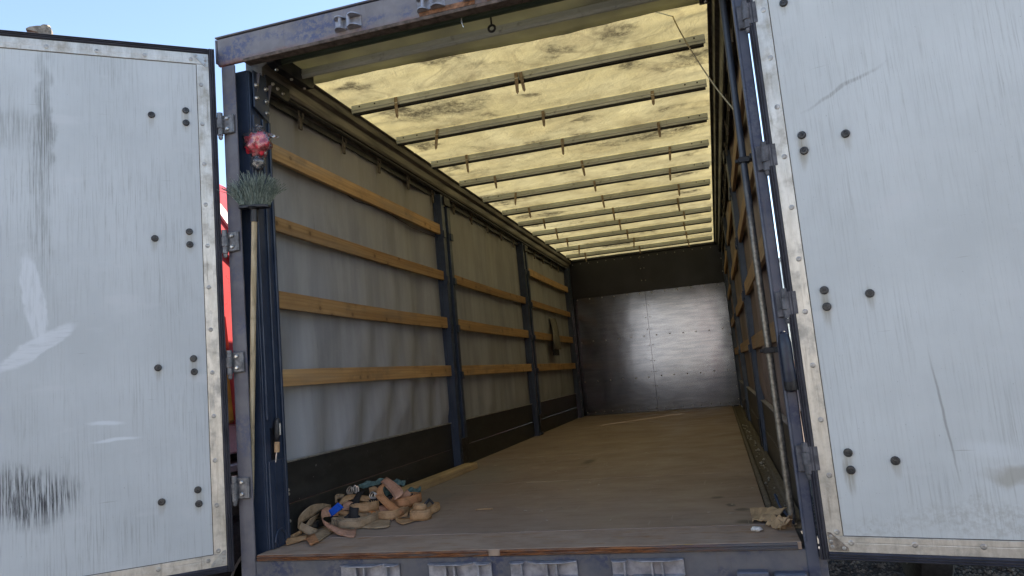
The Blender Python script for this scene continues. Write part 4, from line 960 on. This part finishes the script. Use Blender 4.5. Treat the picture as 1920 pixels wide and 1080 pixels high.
# red thing in a clear plastic bag hung on the post
bc = onY(482, 272, .10); BG = thing('plastic_bag', bc+Vector((0, 0, -.2)), 'clear plastic bag holding a crumpled red item, hung on the left post', 'bag')
def lump(c_, r, amp, seed, fr=2.2, seg=26, rg=18):
    m_ = MB()
    def fn(u, v):
        a = u*2*math.pi; t = v*math.pi; d = Vector((math.cos(a)*math.sin(t), math.sin(a)*math.sin(t), math.cos(t)))
        q = 1+amp*nz(d.x*fr+seed, d.y*fr, d.z*fr)+amp*.7*abs(nz(d.x*fr*2.3, d.y*fr*2.3+seed, d.z*fr*2.3))
        return Vector(c_)+Vector((d.x*r[0], d.y*r[1], d.z*r[2]))*q
    return m_.grid(fn, seg, rg)
lump(bc+Vector((-.006, .0, .0)), (.062, .040, .062), .34, 4, 2.4, 48, 32).obj('red_item', 'red_plastic', BG, smooth=True, angle=70)
lump(bc+Vector((.004, 0, .012)), (.072, .050, .078), .30, 8, 2.2, 34, 24).obj('film', 'clear_film', BG, smooth=True, angle=180)
lump(bc+Vector((-.004, 0, -.095)), (.043, .032, .040), .25, 14, 2.0, 26, 18).obj('film', 'clear_film', BG, smooth=True, angle=180)
f1 = bc+Vector((.03, 0, .05)); MB().grid(lambda u, v: f1+Vector((.10*u, .02*nz(u*5, v*5), -.03*u+(.05-.045*u)*(v-.5))), 8, 5).obj('film', 'clear_film', BG)
f2 = bc+Vector((.0, 0, .06)); MB().grid(lambda u, v: f2+Vector(((.05-.03*u)*(v-.5), .02*nz(u*5+3, v*5), .055*u)), 6, 5).obj('film', 'clear_film', BG)
q0 = bc+Vector((-.035, .0, -.10)); MB().prism([q0, q0+Vector((.022, 0, .0)), q0+Vector((.016, 0, -.05)), q0+Vector((-.004, 0, -.12)), q0+Vector((-.010, 0, -.10))], (0, .006, 0)).obj('red_tail', 'red_plastic', BG, bevel=.001)

# screwdriver in the post pocket
s0 = Vector((-1.168, .140, .43)); SD = thing('screwdriver', s0, 'black handled screwdriver tucked into the pocket of the left post', 'screwdriver')
MB().lathe([(.004, .08), (.010, .085), (.0145, .10), (.016, .13), (.0155, .17), (.013, .19), (.006, .197)], s0, (.03, .05, 1), 14).obj('handle', 'black_plastic', SD, smooth=True)
MB().lathe([(.0135, .028), (.0135, .075), (.010, .079)], s0, (.03, .05, 1), 14).obj('collar', 'strap_tan', SD, smooth=True)
MB().tube([s0+Vector((-.004, -.006, -.02)), s0+Vector((.001, .001, .04))], .004, 8).obj('shank', 'bolt_steel', SD, smooth=True)
MB().box((s0.x+.012, s0.y+.004, s0.z+.11), (s0.x+.024, s0.y+.013, s0.z+.17)).obj('stripe', 'galvanised', SD, bevel=.002)

# length of lumber on the floor
o = MB().box((-.055, -.72, 0), (.055, .72, .048)).obj('wooden_beam', 'lumber', bevel=.003)
o.location = (-1.118, 2.06, .0005); o.rotation_euler = (0, 0, R(-2.2)); tag(o, 'pale sawn wooden beam lying along the left wall behind the straps', 'beam')

# strap pile -------------------------------------------------------------------
def zp(zx, zy): return 530+zx/6.194, 880+zy/6.194
def band_uv(o, nu, nv, L):       # remembers where a point lies along and across the webbing
    A = o.data.attributes.new('across', 'FLOAT', 'POINT'); B = o.data.attributes.new('along', 'FLOAT', 'POINT')
    for i in range(nu):
        for j in range(nv+1): A.data[i*(nv+1)+j].value = j/nv; B.data[i*(nv+1)+j].value = L*i/(nu-1)
def pp(zx, zy, y):
    p = onY(*zp(zx, zy), y)
    if p.x < -1.195: p = onX(*zp(zx, zy), -1.195)
    if p.z < .006: p = onZ(*zp(zx, zy), .006)
    return p
def ribbon(name, mat, E, label, sub_=26, th=.0028, across=4, cat='strap', group='lashing straps heaped on the floor', parent=None):
    """E: list of (upper edge zx, zy, lower edge zx, zy, depth y at upper, depth y at lower)"""
    A = spline([pp(e[0], e[1], e[4]) for e in E], sub_); B = spline([pp(e[2], e[3], e[5]) for e in E], sub_)
    for P in (A, B):
        for p in P: p.z = max(p.z, .003+th)
    m_ = MB()
    def fn(u, v):
        i = min(sub_-1, int(round(u*(sub_-1)))); p = A[i].lerp(B[i], v)
        nrm = (A[i]-B[i]).cross(Vector((1, .2, 0))).normalized() if (A[i]-B[i]).length > 1e-6 else Vector((0, 1, 0))
        return p + nrm*(.003*nz(i*.35, v*1.5, len(label)*.37))
    m_.grid(fn, sub_-1, across)
    o = m_.obj(name, mat, parent, smooth=True, angle=180); band_uv(o, sub_, across, sum((A[i+1]-A[i]).length for i in range(sub_-1)))
    md = o.modifiers.new('thickness', 'SOLIDIFY'); md.thickness = th; md.offset = 0
    if label: tag(o, label, cat, group)
    return o
ribbon('cargo_strap', 'strap_tan', [(215, 700, 225, 748, .46, .44), (120, 755, 150, 790, .38, .36), (30, 792, 45, 872, .27, .24), (120, 790, 110, 862, .235, .225), (280, 760, 270, 818, .32, .30)],
       'small tan strap loop nearest the left post at the left tip of the pile', 30)
ribbon('cargo_strap', 'strap_greybrown', [(560, 410, 560, 470, .72, .70), (440, 397, 445, 475, .68, .64), (330, 420, 350, 545, .62, .56), (225, 505, 240, 610, .54, .48), (180, 585, 178, 670, .46, .42), (215, 615, 200, 705, .40, .38), (350, 675, 285, 755, .38, .35), (420, 700, 380, 760, .42, .40)],
       'grey-brown strap forming the big arched loop at the left of the pile', 44)
ribbon('cargo_strap', 'strap_greybrown', [(560, 660, 620, 700, .52, .46), (460, 690, 520, 770, .42, .34), (360, 740, 400, 850, .33, .22), (270, 800, 325, 886, .25, .175)],
       'flat grey strap end with a rusty brown tip pointing to the sill', 20)
ribbon('strap_tip', 'strap_orangebrown', [(370, 748, 420, 838, .315, .20), (268, 798, 326, 888, .243, .170)], '', 12, parent=bpy.data.objects['cargo_strap.002'], th=.007)
ribbon('cargo_strap', 'strap_pink', [(640, 470, 650, 540, .62, .60), (520, 440, 540, 545, .56, .52), (455, 480, 470, 570, .49, .46), (462, 570, 480, 640, .44, .42), (560, 640, 570, 715, .42, .38), (690, 690, 690, 772, .40, .35), (840, 695, 830, 782, .46, .40), (850, 640, 850, 700, .56, .54)],
       'dusty pink strap looping under the blue tag at the front', 44)
ribbon('cargo_strap', 'strap_greybrown', [(600, 550, 560, 570, .55, .53), (690, 560, 700, 620, .56, .53), (800, 592, 810, 655, .57, .53), (950, 602, 950, 682, .60, .55), (1110, 578, 1120, 684, .66, .60), (1245, 570, 1240, 655, .74, .70), (1200, 520, 1215, 560, .82, .80), (1060, 520, 1080, 560, .84, .82)],
       'broad speckled grey-brown strap sweeping across the front of the pile', 44)
ribbon('cargo_strap', 'strap_black', [(960, 250, 870, 270, .86, .84), (905, 320, 830, 330, .76, .74), (890, 420, 780, 430, .68, .66), (880, 520, 770, 510, .63, .61), (885, 585, 790, 590, .60, .58)],
       'short worn black strap draped over the middle of the pile', 24, .006)
ribbon('cargo_strap', 'strap_pink', [(1210, 92, 1138, 150, .98, .96), (1290, 145, 1190, 195, .94, .91), (1370, 205, 1260, 280, .88, .85), (1402, 255, 1295, 340, .83, .80), (1385, 310, 1300, 358, .82, .80)],
       'pale pink woven strap folded over the very top of the pile', 24, .006)
ribbon('cargo_strap', 'strap_orangebrown', [(1185, 185, 1165, 165, .90, .90), (1165, 225, 1095, 235, .86, .86), (1190, 305, 1085, 320, .81, .79), (1290, 395, 1180, 420, .77, .74), (1380, 465, 1280, 505, .76, .72), (1410, 500, 1330, 560, .77, .73)],
       'rusty orange-brown strap running down the right of the heap', 28)
ribbon('cargo_strap', 'strap_pink', [(1440, 235, 1495, 290, .95, .93), (1380, 310, 1420, 360, .90, .88), (1320, 380, 1365, 432, .84, .82)],
       'short reddish strap end leaning right of the topmost strap', 16, .006)
RO = ribbon('cargo_strap', 'strap_tan', [(1460, 455, 1450, 545, .86, .85), (1375, 468, 1370, 560, .80, .80), (1312, 520, 1312, 590, .76, .72), (1350, 570, 1370, 636, .73, .69), (1480, 560, 1460, 625, .75, .70), (1620, 500, 1600, 570, .82, .76), (1780, 380, 1790, 490, .98, .90), (1820, 400, 1825, 440, 1.04, 1.0), (1740, 365, 1740, 420, 1.12, 1.10)],
       'tan strap circling the coiled roll at the right end of the pile', 48)
rc_ = onZ(*zp(1600, 540), .02)
SR = thing('strap_roll', (rc_.x, rc_.y, 0.003), 'coiled tan strap roll at the right end of the pile', 'strap', 'lashing straps heaped on the floor', False)
for (r0, h0, h1, mt) in ((.062, 0, .052, 'strap_tan'), (.040, .0525, .082, 'strap_tan')):
    m_ = MB(); n_ = 120; sp = [(r0*(.35+.65*k/n_), k/n_*2*math.pi*5.2) for k in range(n_+1)]
    m_.grid(lambda u, v: (sp[round(u*n_)][0]*math.cos(sp[round(u*n_)][1]), sp[round(u*n_)][0]*math.sin(sp[round(u*n_)][1]), h0+(h1-h0)*v+.003*math.sin(sp[round(u*n_)][1]*3)), n_, 3)
    o = m_.obj('coil', mt, SR, loc=(0, 0, 0), smooth=True, angle=180); band_uv(o, n_+1, 3, 1.4); md = o.modifiers.new('t', 'SOLIDIFY'); md.thickness = .004
MB().tube([(.03, .0, .075), (.055, .01, .10), (.075, .015, .075)], [.008, .010, .008], 8).obj('ratchet_handle', 'black_plastic', SR, loc=(0, 0, 0), smooth=True)
ribbon('cargo_strap', 'strap_orange', [(890, 440, 900, 480, .70, .68), (990, 460, 1010, 500, .70, .68), (1080, 495, 1045, 560, .70, .67), (1190, 508, 1195, 562, .72, .69)],
       'bright orange strap end peeking out mid pile', 18, .005)
ribbon('cargo_strap', 'strap_tan', [(650, 400, 665, 430, .68, .67), (700, 325, 720, 390, .74, .70), (790, 290, 800, 350, .78, .74), (930, 305, 940, 370, .80, .76), (1060, 325, 1060, 385, .82, .79), (1110, 380, 1120, 440, .80, .78)],
       'light tan strap arching behind the black one', 30)
ribbon('cargo_strap', 'strap_pink', [(880, 405, 885, 440, .74, .72), (980, 400, 990, 450, .74, .72), (1080, 440, 1070, 490, .75, .73), (1160, 420, 1130, 500, .78, .76), (1265, 490, 1220, 570, .78, .75), (1290, 540, 1270, 600, .82, .80)],
       'muted pink strap folded between the orange end and the grey sweep', 30)
ribbon('cargo_strap', 'strap_greybrown', [(720, 290, 700, 330, .82, .80), (640, 285, 630, 350, .82, .80), (610, 320, 610, 380, .80, .78), (640, 370, 640, 410, .78, .76)],
       'stubby brown strap curl at the back left of the pile', 20)
ribbon('cargo_strap', 'strap_pink', [(700, 395, 690, 480, .66, .63), (770, 375, 760, 470, .68, .65), (860, 400, 850, 500, .70, .67), (900, 470, 900, 550, .70, .68)],
       'faded pink strap bundled directly right of the blue tag', 20)
ribbon('cargo_strap', 'strap_greybrown', [(330, 560, 420, 520, .62, .60), (290, 610, 380, 590, .56, .54), (260, 660, 340, 650, .50, .48)],
       'dull brown strap crossing inside the big left loop', 16)
ribbon('cargo_strap', 'strap_greybrown', [(560, 570, 570, 650, .54, .52), (650, 590, 650, 670, .53, .51), (760, 610, 770, 690, .53, .51), (850, 650, 840, 700, .54, .52)],
       'dark brown strap tucked under the front sweep', 18)
ribbon('cargo_strap', 'strap_tan', [(640, 470, 650, 520, .64, .62), (760, 480, 760, 540, .65, .63), (880, 500, 880, 560, .66, .64), (1010, 540, 1000, 600, .66, .64)],
       'tan strap layer peeking out below the black strap', 20)
ribbon('cargo_strap', 'strap_tan', [(1000, 215, 1010, 270, .94, .92), (1080, 200, 1090, 260, .94, .92), (1120, 260, 1110, 320, .90, .88), (1060, 300, 1050, 350, .88, .86)],
       'tan strap fold tucked left of the topmost pink strap', 20)
ribbon('cargo_strap', 'strap_orangebrown', [(1330, 400, 1340, 470, .86, .84), (1420, 400, 1430, 470, .88, .86), (1490, 360, 1500, 440, .94, .92), (1500, 300, 1520, 360, .98, .96)],
       'orange-brown strap bend directly left of the coiled roll', 20)
ribbon('cargo_strap', 'strap_greybrown', [(880, 470, 890, 530, .70, .68), (960, 480, 970, 540, .69, .67), (1050, 520, 1050, 570, .70, .68)],
       'grey-brown strap under the orange end', 16)
ribbon('webbing_tag', 'strap_blue', [(645, 386, 525, 490, .575, .545), (675, 410, 540, 525, .57, .54), (708, 440, 555, 556, .565, .535)],
       'bright blue plastic tag on the straps', 12, .006, 4, 'tag', None)
ribbon('cargo_strap', 'strap_black', [(590, 590, 600, 640, .53, .52), (700, 560, 720, 640, .58, .56), (800, 500, 790, 590, .62, .61), (900, 540, 900, 600, .64, .63)],
       'black strap buried low in the pile beneath the pink loops', 18)
# dim hidden layer filling the heap
fr = random.Random(4)
for k, (cx_, cy_, r_, h_, mt, lb) in enumerate([(-1.00, .62, .13, .0, 'strap_greybrown', 'brown strap coil at the bottom left of the heap'), (-.90, .80, .12, .0, 'strap_tan', 'tan strap coil at the bottom centre of the heap'), (-.98, .88, .10, .055, 'strap_black', 'dark strap coil inside the back of the heap'), (-.86, .93, .10, .045, 'strap_orangebrown', 'orange-brown strap coil inside the right of the heap'), (-1.03, .74, .09, .05, 'strap_tan', 'tan strap coil inside the left of the heap')]):
    m_ = MB(); n_ = 90
    def fn(u, v):
        a = u*2*math.pi*3.3; rr_ = r_*(.55+.45*u)*(1+.25*nz(math.cos(a)*1.5, math.sin(a)*1.5, k)); 
        return (cx_+rr_*math.cos(a)*.95, cy_+rr_*math.sin(a)*1.15, .004+h_+.046*v+.012*abs(nz(a, k)))
    m_.grid(fn, n_, 3); o = m_.obj('cargo_strap', mt, smooth=True, angle=180); band_uv(o, n_+1, 3, 2.0); md = o.modifiers.new('t', 'SOLIDIFY'); md.thickness = .004
    tag(o, lb, 'strap', 'lashing straps heaped on the floor')
# hooks and ratchets
def ringpts(c_, r1, r2, ax1, ax2, n_=18): return [c_+Vector(ax1)*r1*math.cos(a)+Vector(ax2)*r2*math.sin(a) for a in [2*math.pi*i/n_ for i in range(n_+1)]]
for (zx, zy, y, a1, a2, lb) in ((775, 245, .80, (1, .1, .2), (.1, .2, 1), 'leftmost bright steel hook on top of the straps'), (845, 230, .84, (.5, .3, .3), (-.2, .1, 1), 'steel hook second from the left on the straps'), (1040, 300, .80, (.9, .1, -.4), (.3, .2, .8), 'steel hook lying right of the black strap')):
    c_ = onY(*zp(zx, zy), y); m_ = MB(); m_.tube(ringpts(c_, 0.015, .020, a1, a2), .0036, 8); m_.tube(ringpts(c_+Vector((.008, .006, -.004)), .014, .018, a1, a2), .0042, 8)
    tag(m_.obj('strap_hook', 'hook_steel', smooth=True), lb, 'hook', 'steel hooks on the straps')
for (zx, zy, y, lb) in ((400, 615, .56, 'black ratchet buckle inside the left loop of the pile'), (1500, 340, 1.0, 'black ratchet buckle behind the strap roll')):
    c_ = onY(*zp(zx, zy), y); RTB = thing('ratchet', c_+Vector((0, 0, -.025)), lb, 'ratchet', 'ratchet buckles in the strap pile')
    for dx in (-.022, .022): MB().box((c_.x+dx-.002, c_.y-.04, c_.z-.025), (c_.x+dx+.002, c_.y+.04, c_.z+.012)).obj('side_plate', 'dark_iron', RTB, bevel=.001)
    MB().tube([(c_.x-.03, c_.y-.02, c_.z-.004), (c_.x+.03, c_.y-.02, c_.z-.004)], .012, 12).obj('spindle', 'dark_iron', RTB, smooth=True)
    for k in range(10):
        a = 2*math.pi*k/10; MB().box((-.021, -.003, -.003), (.021, .003, .003)).obj('tooth', 'bolt_steel', RTB, loc=Vector((c_.x, c_.y-.02+.014*math.cos(a), c_.z-.004+.014*math.sin(a)))-RTB.location)
    MB().tube([(c_.x-.02, c_.y+.035, c_.z+.01), (c_.x-.02, c_.y-.03, c_.z+.03), (c_.x+.02, c_.y-.03, c_.z+.03), (c_.x+.02, c_.y+.035, c_.z+.01)], .005, 8).obj('lever', 'dark_iron', RTB, smooth=True)
# teal net on top and behind
def crumple(name, mat, c_, ax1, ax2, w1, w2, amp, seed, label, cat, n1=26, n2=20):
    m_ = MB(); ax1, ax2 = Vector(ax1), Vector(ax2); nn = ax1.cross(ax2).normalized()
    m_.grid(lambda u, v: Vector(c_)+ax1*w1*(u-.5)*(1+.25*nz(v*3, seed))+ax2*w2*(v-.5)*(1+.4*nz(u*3, seed+5))+nn*amp*(nz(u*3.2, v*2.6, seed)+.3*nz(u*8, v*7, seed+2)), n1, n2)
    o = m_.obj(name, mat, smooth=True, angle=40); md = o.modifiers.new('t', 'SOLIDIFY'); md.thickness = .002
    return tag(o, label, cat)
crumple('cargo_net', 'teal_net', onY(*zp(1010, 175), 1.0), (1, .2, .16), (-.1, .9, .35), .16, .06, .02, 3, 'crumpled teal netting spread behind the top of the strap pile', 'net')
crumple('cargo_net', 'teal_net', onY(*zp(1340, 165), 1.06), (1, .2, -.2), (-.1, .9, .35), .08, .05, .02, 7, 'scrap of teal netting right behind the topmost strap', 'net')
crumple('cargo_net', 'teal_net', onY(*zp(1525, 245), 1.22), (1, .1, -.05), (-.1, .9, .5), .08, .05, .02, 9, 'scrap of teal netting in front of the wooden beam', 'net')
crumple('cargo_net', 'teal_net', onY(*zp(1210, 250), .93), (1, .1, -.05), (-.1, .4, .9), .06, .05, .02, 12, 'patch of pale teal netting below the topmost strap', 'net')

# crumpled cardboard by the right post
def card(name, mat, quad, amp, seed, label):
    P = [Vector(p) for p in quad]; m_ = MB()
    def fn(u, v):
        p = P[0].lerp(P[1], u).lerp(P[3].lerp(P[2], u), v)
        edge = .010*nz(u*6, v*6, seed+4)
        fold = amp*(abs(nz(u*2.4+seed, v*1.9))-.12)+amp*.5*abs(nz(u*4, v*4+seed, 2))
        p = p+Vector((edge*.5, edge*.5, max(-p.z+.003, fold))); return p
    m_.grid(fn, 8, 6); o = m_.obj(name, mat); md = o.modifiers.new('t', 'SOLIDIFY'); md.thickness = .003
    return tag(o, label, 'cardboard')
c1 = [onZ(1411, 977, .006), onZ(1444, 979, .012), onZ(1478, 955, .05), onZ(1406, 953, .025)]
card('cardboard_piece', 'cardboard', c1, .020, 3, 'flat torn piece of brown cardboard near the right post')
c2 = [onZ(1434, 984, .005), onZ(1462, 994, .006), onZ(1486, 972, .05), onZ(1455, 968, .05)]
card('cardboard_piece', 'cardboard', c2, .045, 8, 'crumpled brown cardboard in front of the flat torn piece')
c3 = [onZ(1463, 994, .004), onZ(1484, 989, .006), onZ(1487, 966, .06), onZ(1476, 972, .05)]
card('cardboard_piece', 'cardboard_dark', c3, .018, 15, 'dark folded cardboard flap against the foot of the right pole')
m_ = lump((1.205, .47, .012), (.03, .04, .014), .6, 5, 3, 18, 12); tag(m_.obj('dirt_clump', 'grime', smooth=True), 'brown clump of dirt behind the cardboard at the right wall', 'dirt')

# pebble and litter
o = lump((0, 0, 0), (.0225, .017, .010), .25, 2, 1.8, 22, 14).obj('pebble', 'stone_white', smooth=True, angle=60); o.location = (1.062, .192, .0085); tag(o, 'pale flat pebble on the sill in front of the cardboard', 'stone')
rl = random.Random(9)
o = MB().box((-.05, -.008, 0), (.05, .008, .008)).obj('wood_splinter', 'slat_wood_brown', bevel=.003); o.location = onZ(908, 956, .001); o.rotation_euler = (0, 0, R(4)); tag(o, 'reddish-brown wood splinter right of the strap pile', 'splinter')
lit = MB()
for k in range(160):
    x = rl.uniform(-1.1, 1.1); y = rl.uniform(.36, 7.5)**1; a = rl.uniform(0, 3.14); L = rl.uniform(.004, .02); W_ = rl.uniform(.002, .005)
    ca, sa = math.cos(a), math.sin(a)
    lit.add([(x+ca*L-sa*W_, y+sa*L+ca*W_, .002), (x-ca*L-sa*W_, y-sa*L+ca*W_, .002), (x-ca*L+sa*W_, y-sa*L-ca*W_, .003), (x+ca*L+sa*W_, y+sa*L-ca*W_, .004)], [(0, 1, 2, 3)])
for k in range(60):
    y = rl.uniform(.5, 5.5); x = rl.uniform(1.168, 1.222); r_ = rl.uniform(.004, .012)
    lit.add([(x+vx*r_, y+vy*r_, -.013+r_*.6+vz*r_) for vx, vy, vz in ico], icf)
tag(lit.obj('litter', 'litter_chip'), 'tiny pale chips and grit strewn over the cargo floor', 'litter', kind='stuff')
for o in bpy.data.objects:
    if 'worldmesh' in o: del o['worldmesh']
